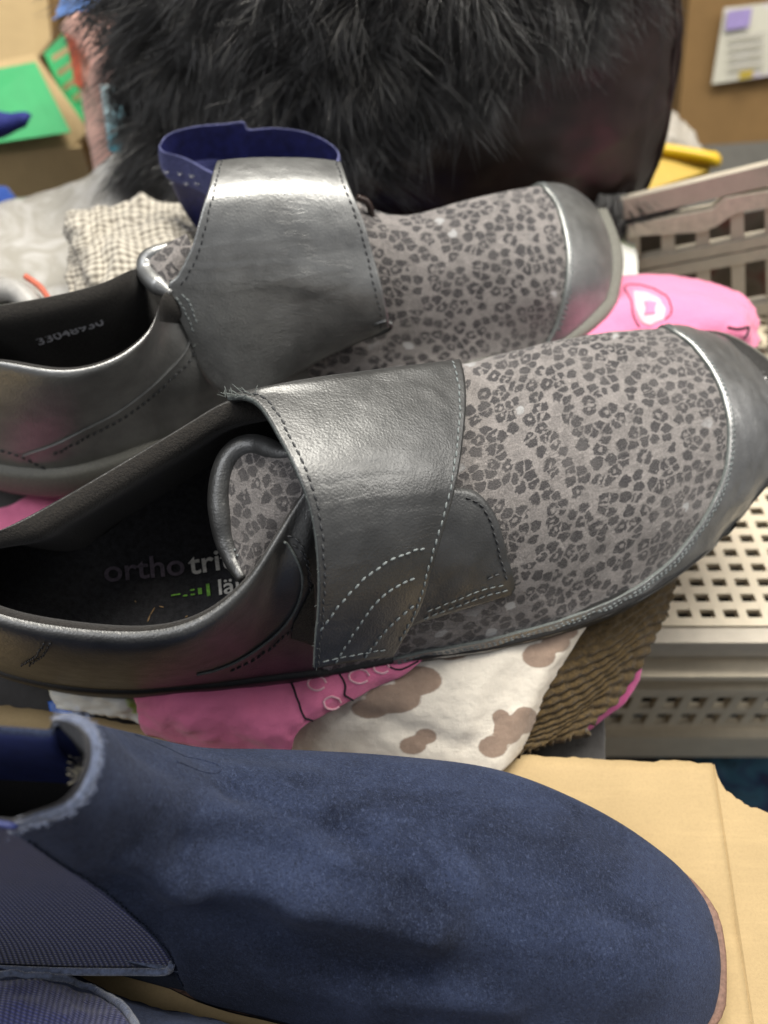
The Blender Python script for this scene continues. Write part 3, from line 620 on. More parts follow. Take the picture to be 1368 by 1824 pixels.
# ---------------------------------------------------------------- navy boots in front
def navy_boot():
    t = thing('ankle_boot', 'navy suede slip-on ankle boot lying full length across the front of the cardboard', 'boot', (1, 6, 0), 'pair of navy suede ankle boots')
    rows = [
     [(12,1476,11.2),(60,1466,11.8),(120,1441,12.2),(160,1402,12.4),(176,1350,12.5),(168,1305,12.5),(135,1276,12.3),(95,1280,12.0)],
     [(110,1542,9.0),(130,1515,9.8),(165,1475,10.7),(190,1425,11.3),(203,1370,11.6),(200,1325,11.5),(185,1296,11.0),(165,1290,10.2)],
     [(200,1602,6.5),(205,1560,7.6),(220,1505,8.8),(235,1445,9.8),(245,1390,10.2),(245,1345,10.0),(240,1318,9.2),(235,1305,8.2)],
     [(300,1700,3.2),(282,1635,5.3),(285,1555,7.3),(290,1480,8.4),(295,1415,8.9),(298,1365,8.5),(300,1335,7.4),(305,1322,6.2)],
     [(345,1780,1.0),(340,1715,3.2),(345,1620,5.6),(350,1530,7.0),(355,1450,7.6),(360,1390,7.3),(370,1352,6.3),(380,1332,5.4)],
     [(500,1821,.9),(490,1750,2.6),(480,1645,4.7),(475,1550,6.0),(480,1465,6.5),(490,1400,6.2),(500,1355,5.5),(505,1334,4.6)],
     [(700,1880,.8),(690,1800,2.2),(680,1690,4),(680,1590,5.1),(690,1500,5.5),(700,1430,5.2),(712,1370,4.6),(718,1347,3.8)],
     [(920,1915,1),(905,1840,2.2),(890,1740,3.5),(885,1640,4.4),(890,1550,4.6),(895,1470,4.2),(902,1400,3.6),(905,1376,3.0)],
     [(1100,1925,1),(1085,1860,2),(1070,1780,3),(1060,1690,3.7),(1055,1610,3.9),(1060,1540,3.5),(1070,1490,2.8),(1080,1455,2.2)],
     [(1215,1880,1),(1207,1840,1.7),(1197,1780,2.4),(1190,1710,2.8),(1187,1650,2.8),(1190,1595,2.5),(1197,1560,2.0),(1204,1545,1.6)],
     [(1266,1815,1),(1268,1790,1.3),(1268,1760,1.6),(1268,1720,1.8),(1267,1690,1.8),(1264,1660,1.6),(1262,1635,1.4),(1258,1615,1.2)],
     [(1278,1780,.9),(1281,1765,1.0),(1283,1745,1.1),(1284,1725,1.15),(1283,1705,1.1),(1281,1685,1.05),(1278,1668,1.0),(1274,1655,.95)]]
    net = []
    for i, row in enumerate(rows):
        P = [W(*e) for e in row]; e = P[-1]
        P += [e + [0, .35, -(e[2] - .9) * .5], e + [0, .3, -(e[2] - .9)]] if i >= 3 else [e + [-.4, .2, -1.2], e + [-1.0, .3, -3.]]
        net.append(P)
    S = Surf(net, 12, sm=1)
    if S.N[60, 40][2] < 0: S.flip = True; S._n()
    P = S.G.reshape(-1, 3); h = fbm(P * [.55, 1, .8], .35, 2, 9.) * .22
    def crease(px0, py0, px1, py1, wd, dep):          # soft flex folds across the vamp
        a, b = S.at(S.hit(px0, py0)), S.at(S.hit(px1, py1)); d = b - a; q = np.clip(((P - a) @ d) / (d @ d), 0, 1)
        return -dep * np.exp(-(np.linalg.norm(P - a - q[:, None] * d, axis=1) / wd) ** 2)
    h += -crease(540, 1600, 770, 1655, .65, .38) - crease(770, 1655, 835, 1580, .5, .24) - crease(590, 1530, 730, 1560, .3, .16) - crease(330, 1570, 540, 1600, .6, .3) + crease(600, 1720, 860, 1730, .6, .15) - crease(900, 1800, 700, 1770, .5, .2) + crease(1000, 1585, 1120, 1650, .45, .12) + crease(225, 1320, 420, 1400, .4, .16) + crease(420, 1400, 600, 1480, .45, .18) + crease(600, 1480, 720, 1560, .4, .16) - crease(360, 1350, 560, 1380, .4, .14) - crease(230, 1530, 330, 1590, .4, .2) + crease(330, 1500, 520, 1520, .4, .12)
    vv = np.linspace(0, 1, S.G.shape[1])[None]; uu = np.linspace(0, 1, S.G.shape[0])[:, None]
    mask = np.clip((.78 - vv) / .25, 0, 1) * np.clip(vv / .12, 0, 1) * np.clip((.96 - uu) / .2, 0, 1)
    S.G = S.G + S.N * (h.reshape(S.G.shape[:2]) * mask)[..., None]; S._n()
    S.mesh('upper', [M_nav, M_frz], t, thick=.16)
    tube('side_seam_ridge', S.at(S.curve([(240,1310),(300,1338),(350,1352),(388,1362),(392,1370),(370,1374),(310,1360)], 60), -.01), .04, M_nav, t, sides=6)
    # stitched ridge at the start of the gore
    for k, sh in enumerate((0,)):
        stitch(S, [('uv',q,.12) for q in np.linspace(.3, 3.8, 8)], t, M_navd, off=.02, sp=.16, ln=.12, r=.03)
    # frayed rim
    rim = [('uv',.06,q) for q in np.linspace(0, 8.5, 12)]
    tube('rim_edge', S.at(S.curve(rim, 70), .0), .055, M_frz, t, sides=8)
    fuzz(S.at(S.curve(rim, 70), .06), 420, .10, .0055, plain('pale_fibre', (.22, .26, .38), .9), t)
    # shaft ring: elastic near side, far side, lining
    fr = [(14,1478,11.2),(110,1543,9),(200,1603,6.5),(285,1676,3.9),(322,1728,2.3)]
    bk = [(-420,1430,11.6),(-420,1510,9),(-420,1580,6.5),(-420,1640,4.4),(-420,1680,2.6)]
    g = []
    for a, b in zip(fr, bk):
        A, B = W(*a), W(*b); g.append([A + (B - A) * q + np.array([0, -.35, .0]) * 4 * q * (1 - q) * .6 for q in np.linspace(0, 1, 5)])
    G = Surf(g, 12, sm=1)
    if G.N[20, 20][2] < 0: G.flip = True; G._n()
    G.mesh('elastic_gore', M_gore, t, off=-.06, thick=.12)
    A = [W(*b) for b in bk]; B = [W(-420,1310,12.1) + [0, .2, 0], W(-420,1310,12.1) + [0, .9, -3], W(-420,1310,12.1) + [0, 1.6, -6], W(-420,1310,12.1) + [0, 2., -9], W(-420,1310,12.1) + [0, 2.2, -11.3]]
    A[-1] = np.array([A[-1][0], A[-1][1], .8])
    H = Surf([A, [a * .8 + b * .2 + [-1.6, 0, 0] for a, b in zip(A, B)], [(a + b) / 2 + [-2.4 - .3 * i, 0, 0] for i, (a, b) in enumerate(zip(A, B))], [a * .2 + b * .8 + [-1.6, 0, 0] for a, b in zip(A, B)], B], 10, sm=1)
    H.mesh('heel_panel', [M_nav, M_frz], t, thick=.15)
    low = [[W(350,1725,2.6), W(350,1760,1.4), W(350,1785,.7)],[W(310,1738,2.4),W(308,1756,1.5),W(305,1768,.7)],[W(150,1699,3.0),W(150,1718,2.0),W(150,1728,.9)],[W(0,1662,3.3),W(0,1688,2.3),W(0,1700,.9)],[W(-400,1600,3.6),W(-400,1630,2.3),W(-400,1650,.9)]]
    lo = Surf(low, 10, sm=1)
    if lo.N[20, 8][1] > 0: lo.flip = True; lo._n()
    lo.mesh('heel_counter', [M_navd, M_frz], t, off=-.08, thick=.12)
    tube('gore_edge', [G.at(np.array([3.7, .03]), .05)] + [G.at(np.array([3.93, q]), .09) for q in np.linspace(.12, 3.9, 14)], .10, M_frz, t, n=90)
    # far wall of the shaft and the lining seen in the opening
    net = []
    for (px, py, z) in [(140,1300,11.6),(100,1300,11.9),(88,1312,12.0),(0,1306,12.1),(-180,1300,12.1),(-420,1310,12)]:
        tp = W(px, py, z); net.append([tp + [0, 2.2, -11.3], tp + [0, .9, -4], tp + [0, .55, -1.6], tp + [0, .22, -.15], tp + [0, 0, .05], tp + [0, -.12, -.5], tp + [0, .0, -2.2], tp + [.1, .2, -6.5]])
    Q = Surf(net, 8, sm=1)
    if Q.N[20, 52][1] > 0: Q.flip = True; Q._n()
    Q.mesh('far_shaft', M_nav, t, v1=4.2); Q.mesh('lining', M_lnb, t, v0=4.1, v1=6.15)
    Q.mesh('inner_shaft', plain('black_inner', (.006, .006, .008), .95), t, v0=6.1, v1=7)
    net = []
    for (px, py, z) in [(-420,1432,11.5),(-100,1456,11.4),(14,1474,11.1)]:
        tp = W(px, py, z); net.append([tp + [0, .0, .1], tp + [0, .16, .05], tp + [0, .2, -1.5], tp + [0, .1, -6.5]])
    for q in (1, 2.2, 3.6, 5, 6.5, 7.6):
        tp = S.at(np.array([0., q]), -.1); net.append([tp, tp + [-.12, 0, .02], tp + [-.22, 0, -1.5], tp + [-.2, 0, -6.5]])
    Surf(net, 8, sm=1).mesh('shaft_lining', plain('black_inner_face', (.010, .010, .014), .95, sheen=.2), t)
    tube('gore_binding', [(-420,1430,11.7),(-100,1455,11.6),(0,1468,11.5),(30,1474,11.4)], .07, M_lnb, t, n=30)
    # welt and sole round the foot
    nv = S.nv - 1
    loop = [S.at(np.array([u, 0.])) for u in np.linspace(4, 11, 16)] + [S.at(np.array([11, v])) for v in (2., 4.5, 7.)] + [S.at(np.array([u, float(nv)])) for u in np.linspace(11, 3.6, 16)] + [np.array([-9., 10., .9]), np.array([-14., 9, .9]), np.array([-16, 6.5, .9]), np.array([-14., 5.0, .9]), np.array([-9, 5.2, .9])]
    loop = np.array(loop); loop[:, 2] = .8
    wid = [-.2] * 9 + [-.1, 0, .1, .18, .24, .27, .27] + [.27, .27, .27] + [.27, .26, .25, .22, .17, .12, .1] + [.04] * 9 + [-.1] * 5
    sole(t, loop, wid, (0, 0, 1), .42, [M_wel, M_wel], name='welt')
    loop2 = loop.copy(); loop2[:, 2] = .36
    sole(t, loop2, [q * .9 for q in wid], (0, 0, 1), .35, [M_soleb, M_soleb], name='sole')
    # frayed threads inside the pull tab
    segs = []
    for k in range(70):
        a = W(150 + random.gauss(0, 10), 1372 + random.gauss(0, 9), 11.2); segs.append((a, a + np.array([random.uniform(-.18, .08), random.uniform(-.15, .1), random.uniform(-.1, .15)]), np.array([0, 0, 1.])))
    capsules('frayed_threads', segs, .007, plain('pale_thread', (.30, .28, .22), .9), t)
navy_boot()
def mate_boot():
    t = thing('ankle_boot', 'second navy suede boot in the bottom left corner, only its elastic side visible', 'boot', (-8, 1, 0), 'pair of navy suede ankle boots')
    edge = [(-520,1660,.15),(-440,1650,.7),(-300,1640,1),(-100,1686,1),(0,1703,1),(77,1721,1),(118,1734,1),(154,1753,1),(205,1776,1),(281,1797,1),(358,1815,1),(450,1836,1),(600,1870,.95),(780,1900,.8),(930,1930,.55),(1010,1960,.15)]
    net = []
    for px, py, f in edge:
        c = py + 300 * (1 - f)
        net.append([W(px, c, 1.0) + [0, .1, -.9], W(px, c, 1.0), W(px - 8, c + 14 * f, 1 + 1.6 * f), W(px - 18, c + 50 * f, 1 + 3 * f), W(px - 30, c + 110 * f, 1 + 4 * f), W(px - 40, c + 220 * f, 1 + 4.6 * f), W(px - 40, c + 420 * f, 1 + 3.5 * f), W(px - 40, c + 560 * f, .6), W(px - 40, c + 560 * f, .1)])
    S = Surf(net, 10, sm=1, nz=.12, ns=.5)
    if S.N[60, 40][2] < 0: S.flip = True; S._n()
    S.mesh('upper', M_nav, t, thick=.14)
    S.patch('elastic_gore', [(-280,1740),(0,1748),(90,1752),(160,1772),(205,1796),(228,1822),(238,1850)], [(-280,1950),(-100,1950),(0,1950),(60,1950),(100,1950),(140,1940),(190,1920)], M_gore, t, n=60, m=30, off=.03, thick=.05)
    C = S.curve([(-280,1735),(0,1742),(95,1746),(165,1766),(212,1792),(235,1822),(244,1850)], 90)
    tube('gore_edge', S.at(C, .06), .10, M_frz, t, sides=8)
mate_boot()

# ---------------------------------------------------------------- cardboard under the boots
def board():
    t = thing('cardboard_box', 'tan cardboard box with torn edge lying flat beneath the navy boots', 'box', (0, 4, -1))
    top = [(-700,1195),(-300,1228),(0,1256),(120,1272),(240,1290),(400,1310),(560,1330),(760,1342),(940,1346),(1040,1350),(1130,1355),(1165,1357),(1180,1352),(1215,1355),(1262,1358)]
    A = resamp(np.array([W(*p, 0.) for p in top]), 160, False); A[:, 1] += fbm(A, 2.5, 3) * .08
    B = A.copy(); B[:, 1] = -16
    # right boundary is the scored fold
    f0, f1 = W(1270, 1360, 0), W(1340, 1824, 0)
    P = []
    for a, b in zip(A, B):
        for q in np.linspace(0, 1, 60):
            p = a * (1 - q) + b * q; P.append(p)
    P = np.array(P); P[:, 2] += fbm(P, .25, 3, 6.) * .10 - .06; xe = f0[0] + (P[:, 1] - f0[1]) / (f1[1] - f0[1]) * (f1[0] - f0[0]); x0, x1 = P[:, 0].min(), A[-1, 0]
    P[:, 0] = x0 + (P[:, 0] - x0) / (x1 - x0) * (xe - x0)
    o = mk('lid_panel', P, gridfaces(160, 60)[:, ::-1], M_card, t); solid(o, .45)
    C = [(1272,1361),(1295,1378),(1310,1396),(1335,1408),(1368,1426),(1480,1480)]
    A = resamp(np.array([W(*p, -.02) for p in C]), 40, False); A[:, 1] += fbm(A, 3, 3) * .08; P = []
    for i, a in enumerate(A):
        s0 = i / 39
        for q in np.linspace(0, 1, 12):
            y = a[1] * (1 - q) + (-16) * q; xf = f0[0] + (y - f0[1]) / (f1[1] - f0[1]) * (f1[0] - f0[0]) + .06
            P.append(np.array([xf + s0 * (a[0] - f0[0]) , y, -.03 - .12 * s0]))
    o = mk('side_flap', np.array(P), gridfaces(40, 12)[:, ::-1], M_card, t, smooth=False); solid(o, .4)
    # box body below the lid
    y1 = 10.6
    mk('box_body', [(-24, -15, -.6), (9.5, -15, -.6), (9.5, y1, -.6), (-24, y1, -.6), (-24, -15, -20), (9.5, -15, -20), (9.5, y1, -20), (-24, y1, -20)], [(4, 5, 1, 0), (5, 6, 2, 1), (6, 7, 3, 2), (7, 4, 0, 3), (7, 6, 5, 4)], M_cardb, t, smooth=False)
board()

# ---------------------------------------------------------------- cloths under the grey shoes
def sheet(name, net, mats, label, cat, nz=.15, ns=.5, k=10, thick=.06, par=None, seed=0., sm=1, disp=None):
    s = Surf(net, k, sm=sm, nz=nz, ns=ns, seed=seed)
    if s.N[s.G.shape[0] // 2, s.G.shape[1] // 2] @ (CO - s.G[s.G.shape[0] // 2, s.G.shape[1] // 2]) < 0: s.flip = True; s._n()
    o = s.mesh(name, mats, par, thick=thick, disp=disp)
    if par is None: tag(o, label, cat)
    return s, o
M_pink = fabric('pink_cotton', (.80, .20, .36), var=.06)
M_pl = plain('pale_pink_print', (.85, .48, .55), .85); M_ink = plain('black_print', (.02, .015, .02), .8)
def inked(s, name, pts, r, mat, par, off_=.02, n=60):
    return tube(name, s.at(s.curve(pts, n), off_), r, mat, par, sides=6)
pk = thing('printed_cloth', 'bright pink printed cotton cloth folded beneath both grey shoes', 'cloth', (0, 18, -3))
# front left lobe
f_, _ = sheet('front_fold', [
  [(225,1120,3.0),(232,1180,2.6),(238,1235,2.0),(245,1285,.9),(262,1306,.1)],
  [(320,1120,3.0),(315,1190,2.6),(310,1240,2.2),(315,1290,1.4),(320,1326,.1)],
  [(420,1120,3.0),(420,1190,2.6),(410,1250,2.2),(410,1300,1.6),(420,1345,.1)],
  [(520,1100,3.0),(520,1180,2.6),(500,1250,2.2),(490,1310,1.8),(508,1356,.8)],
  [(600,1090,3.0),(600,1170,3.0),(575,1230,2.7),(545,1275,2.4),(530,1302,2.0)],
  [(690,1080,3.0),(690,1150,3.2),(660,1200,3.0),(620,1235,2.7),(600,1262,2.3)],
  [(800,1060,3.0),(790,1120,3.3),(760,1165,3.1),(730,1190,2.9),(690,1215,2.6)]], M_pink, None, None, nz=.22, ns=.45, par=pk, k=9)
inked(f_, 'printed_line', [(512,1205),(530,1245),(560,1285)], .035, M_ink, pk); inked(f_, 'printed_line', [(598,1190),(615,1222),(632,1250)], .035, M_ink, pk)
inked(f_, 'printed_line', [(690,1185),(715,1192),(745,1178)], .03, M_ink, pk)
for c in ((565,1218,16,12),(592,1252,15,11),(640,1205,18,12),(680,1190,14,9)):
    inked(f_, 'printed_loop', [(c[0]+c[2]*math.cos(a),c[1]+c[3]*math.sin(a)) for a in np.linspace(0.6,6.2,9)], .04, M_pl, pk)
# right fold beyond the toes
b_, _ = sheet('back_fold', [
  [(860,520,2.6),(880,600,3.2),(900,700,3.2),(940,760,2.8)],
  [(985,508,3.0),(1000,570,4.0),(1020,640,4.0),(1060,720,3.2)],
  [(1080,498,3.2),(1095,545,4.6),(1115,610,4.4),(1150,680,3.4)],
  [(1170,488,3.4),(1180,535,5.0),(1200,600,4.8),(1240,660,3.6)],
  [(1260,498,3.4),(1265,540,5.0),(1275,590,4.8),(1310,640,3.6)],
  [(1315,520,3.3),(1330,550,4.4),(1335,590,4.4),(1350,620,3.4)],
  [(1345,552,3.0),(1352,575,3.2),(1348,592,3.2),(1352,606,2.8)]], M_pink, None, None, nz=.16, ns=.35, par=pk, k=9, seed=4.)
inked(b_, 'printed_outline', [(1139,583),(1128,560),(1124,535),(1113,511),(1140,508),(1165,515),(1190,532),(1196,555),(1185,570)], .03, M_ink, pk)
b_.patch('printed_drop', [(1128,518),(1130,535),(1133,556),(1142,574),(1158,581)], [(1130,517),(1152,520),(1176,534),(1186,552),(1182,570)], M_pl, pk, n=30, m=12, off=.02, thick=.01)
b_.patch('printed_mark', [(1148,538),(1150,550),(1148,562)], [(1170,540),(1166,550),(1168,560)], M_pink, pk, n=10, m=6, off=.05, thick=.01)
inked(b_, 'printed_line', [(1296,583),(1315,586),(1333,583),(1330,596),(1325,602)], .05, M_ink, pk)
b2, _ = sheet('side_fold', [[(1150,1130,1),(1146,1180,.0),(1140,1210,-.6)],[(1120,1150,1),(1112,1215,.0),(1118,1245,-.8)],[(1080,1190,.8),(1072,1260,-.2),(1085,1275,-1)],[(1040,1230,.6),(1035,1290,-.4),(1044,1304,-1)]], fabric('magenta_cotton', (.62, .06, .27)), None, None, nz=.05, par=pk)
l2, _ = sheet('left_fold', [[(-80,900,1.2),(-60,960,1.0),(-40,1010,.6)],[(0,905,1.2),(10,940,1.0),(20,1000,.6)],[(55,880,1.2),(75,930,1.0),(90,980,.6)],[(120,850,1.2),(140,900,1.0),(150,960,.6)]], M_pink, None, None, nz=.08, par=pk)
# cream spotted cloth
def spotted():
    s, c = cloth('cream_spotted_muslin', (.74, .68, .58), var=.06)
    co = s.map(scale=CMS); d = s.n('VectorMath', {0: co, 1: s.n('VectorMath', {0: s.noise(co, .9, 2).outputs['Color'], 'Scale': 1.4}, operation='SCALE').outputs[0]}, operation='ADD').outputs[0]
    v = s.vor(d, .36, 'SMOOTH_F1', .9).outputs['Distance']; f = s.ramp(v, [(.33, 1.), (.37, 0.)])
    at = s.n('Attribute', attribute_name='print').outputs['Fac']; e = s.noise(co, 5, 4, .7).outputs['Fac']
    f = s.ramp(s.math('ADD', at, s.math('MULTIPLY_ADD', e, .3, -.15)), [(.42, 0.), (.58, 1.)])
    s.p(Base_Color=s.mix(f, c, s.mix(e, (.27, .19, .14), (.38, .28, .215)))); return s.m
M_spc = spotted()
sp_ = Surf([
  [(530,1225,1.7),(512,1270,1.5),(505,1298,.9),(512,1345,.2)],
  [(680,1130,3.0),(650,1200,2.5),(620,1262,1.9),(620,1345,.3)],
  [(790,1080,3.1),(770,1170,2.9),(730,1250,2.3),(710,1365,.4)],
  [(880,1060,3.1),(860,1150,3.1),(820,1240,2.4),(800,1376,.5)],
  [(960,1040,3.1),(945,1130,3.1),(910,1230,2.2),(870,1382,.5)],
  [(1040,1050,3.0),(1010,1130,2.9),(965,1225,1.9),(905,1362,.5)],
  [(1070,1080,2.6),(1035,1132,2.5),(988,1215,1.5),(930,1335,.2)]], 24, sm=1, nz=.05, ns=.4, seed=2.)
if sp_.N[70, 48] @ (CO - sp_.G[70, 48]) < 0: sp_.flip = True; sp_._n()
wrinkles(sp_, [[(770,1190),(700,1280),(650,1325)],[(905,1150),(840,1260),(800,1345)],[(1000,1140),(935,1260),(885,1360)],[(600,1270),(720,1300),(820,1330)]], wd=.4, amp=.11)
spo = sp_.mesh('spotted_cloth', M_spc, None, thick=.06); tag(spo, 'cream muslin cloth with brown spots hanging beneath the near grey shoe', 'cloth')
def print_spots():
    me = spo.data; P = np.array([v.co[:] for v in me.vertices]) * 100 + np.array(spo.location) * 100; d = P - CO
    depth = d[:, 1] * CP - d[:, 2] * SP; px = 684 + F * d[:, 0] / depth; py = 912 - F * (d[:, 1] * SP + d[:, 2] * CP) / depth
    f = np.full(len(P), -1e9)                          # soft-edged hearts of the fabric print, as discs (x, y, rx, ry)
    for cx, cy, rx, ry in ((700,1245,50,26),(745,1212,42,26),(660,1262,34,18),(735,1328,24,16),(758,1312,20,14),(878,1330,26,20),(905,1300,26,26),(935,1283,24,24),(892,1278,16,14),(960,1168,30,22),(990,1145,26,18),(1010,1125,20,14),(800,1160,36,16)):
        f = np.maximum(f, (1 - np.sqrt(((px - cx) / rx) ** 2 + ((py - cy) / ry) ** 2)) * min(rx, ry))
    at = me.attributes.new('print', 'FLOAT', 'POINT'); at.data.foreach_set('value', np.clip(f / 16 + .5, 0, 1).astype(np.float32))
print_spots()
# brown ribbed knit
def ribs(P, uvc, n, m):
    u = uvc[:, 0]; v = uvc[:, 1]
    return .13 * np.abs(np.sin((v + .10 * np.sin(u * 1.1)) * math.pi / .42)) + .025 * np.sin(u * 9 + np.floor((v + .1 * np.sin(u * 1.1)) / .42) * 2.1)
sheet('ribbed_knit', [
  [(900,1110,2.6),(890,1180,2.3),(880,1270,1.4),(870,1350,.4),(850,1420,.1)],
  [(1010,1080,2.6),(990,1170,2.0),(960,1250,1.2),(930,1310,.5),(900,1345,.2)],
  [(1110,1040,2.5),(1080,1140,1.8),(1045,1210,1.1),(1005,1275,.5),(950,1335,.2)],
  [(1175,1010,2.3),(1150,1090,1.6),(1115,1160,1.0),(1070,1230,.4),(985,1318,.1)],
  [(1215,985,2.0),(1190,1080,1.1),(1160,1150,.6),(1110,1235,.0),(1040,1300,-.1)]], plain('brown_chenille', (.070, .043, .012), .95, nz=.5, sc_=8, bump=.0012, sheen=.15), 'brown ribbed knit hanging below the toe of the near grey shoe', 'knitwear', nz=.08, k=22, thick=.3, disp=ribs)
# filling below the shoes
sheet('folded_blanket', [[np.array([x, y, (1.0 if 12 < y < 33 and abs(x) < 18 else -1.4) - .04 * abs(x)]) for y in (9.8, 12, 16, 21, 26, 31, 36, 40)] for x in (-17, -12, -7, -2, 2, 5, 7, 8)], fabric('dark_grey_fleece', (.055, .052, .05)), 'dark grey folded blanket under the pink cloth and grey shoes', 'blanket', nz=.25, ns=.3, thick=.5)
# white and lime package, blue lid
M_whp = NT('white_lime_wrapper'); _v = M_whp.noise(M_whp.map(scale=(40, 90, 60)), .5, 2, .5, 1.2).outputs['Fac']
M_whp.p(Base_Color=M_whp.ramp(_v, [(.46, (.80, .80, .74)), (.53, (.80, .80, .74)), (.55, (.42, .62, .05)), (.6, (.75, .75, .7))]), Roughness=.35); M_whp = M_whp.m
sheet('snack_wrapper', [[(70,1190,1.0),(85,1225,.9),(100,1262,.5)],[(140,1190,1.6),(150,1235,1.3),(165,1274,.5)],[(200,1190,1.8),(205,1240,1.5),(215,1282,.5)],[(245,1190,1.6),(250,1245,1.2),(258,1292,.3)]], M_whp, 'white and lime wrapper peeking out left of the pink cloth', 'wrapper', nz=.15, ns=.8)
sheet('paper_bag', [[(1020,440,2.5),(1030,500,1.8),(1050,560,1)],[(1080,400,2.6),(1090,480,1.8),(1100,560,1)],[(1125,380,2.4),(1135,460,1.8),(1140,540,1)]], M_whp, 'white and lime paper bag behind the far toe', 'bag', nz=.1)
sheet('blue_scrap', [[(85,1250,-.2),(90,1275,-.3)],[(125,1240,-.1),(130,1285,-.3)]], plain('blue_plastic', (.02, .12, .5), .4), 'small blue plastic scrap between the white wrapper and the cardboard', 'scrap', nz=0)

# ---------------------------------------------------------------- faded blue boot behind
def blue_boot():
    t = thing('ankle_boot', 'faded blue suede boot with eyelet glints on its side standing behind the silver strap', 'boot', (-5, 34, 0))
    rim = [(283,262,9.6),(300,240,9.8),(350,226,9.9),(400,222,9.9),(435,218,10.1),(442,232,9.8),(490,229,9.9),(550,238,9.8),(595,262,9.6),(603,285,9.4),(570,310,9.2),(500,328,9.0),(420,325,9.1),(370,305,9.2),(330,283,9.4),(292,272,9.5),(283,262,9.6)]
    C = np.mean([W(*r) for r in rim], 0); net = []
    for r in rim:
        p = W(*r); n = p - C; n[2] = 0; n = unit(n); q = p.copy()
        base = C + (p - C) * np.array([.62, .7, 1]) ; base[0] += .9
        net.append([np.array([*base[:2], 2.0]), base * .5 + p * .5 - [0, 0, 2.2], p + n * .05 - [0, 0, 1.2], p + n * .04 - [0, 0, .1], p - n * .05 + [0, 0, .02], p - n * .10 - [0, 0, .35], p * .85 + C * .15 - [0, 0, 3], np.array([*(C * .4 + base * .6)[:2], 3.0])])
    Q = Surf(net, 8, sm=1)
    if (Q.N[8, 12] @ (Q.G[8, 12] - C)) < 0: Q.flip = True; Q._n()
    Q.mesh('shaft', [M_peri, M_frz], t, v0=0, v1=3.3)
    Q.mesh('rim_edge', plain('pale_blue_edge', (.15, .16, .33), .95, nz=.5, sc_=8), t, v0=3.2, v1=3.9)
    Q.mesh('lining', plain('royal_blue_lining', (.012, .014, .085), .5, nz=.4), t, v0=4.2, v1=7)
    # front foot under the shoe
    tube('foot', [(-5.5 + 0, 34, 2.2), ] and [np.array([-6., 34, 2.4]), np.array([-3, 35, 2.5]), np.array([1, 36, 2.2]), np.array([3.5, 36.6, 1.8])], [2.2, 2.4, 2.2, 1.2], M_peri, t, n=24, sides=16)
    st = plain('steel_glint', (.7, .7, .68), .25, 1.)
    V = Q
    for px, py in ((297,303),(321,306),(342,310),(332,324),(352,324),(305,322)):
        c = Q.at(Q.hit(px, py), .03); N_ = unit(CO - c); P = []
        P = [c + np.array([math.cos(a) * .09, math.sin(a) * .05, math.sin(a) * .08]) for a in np.linspace(3.4, 6.1, 7)]
        tube('eyelet_glint', P, .022, st, t, sides=5)  # steel crescent stands for the glint on an eyelet
    tube('back_seam', [(461,231,9.7),(465,248,9.3),(468,275,8.4)], .06, M_peri, t)
    a, b = W(322, 258, 8.9) + [0, -.2, 0], W(352, 262, 8.9) + [0, -.2, 0]
    lettering(t, 'SHOES', a, b, a + [0, 0, 1], .25, plain('silver_print', (.4, .42, .5), .5)) if False else None
blue_boot()

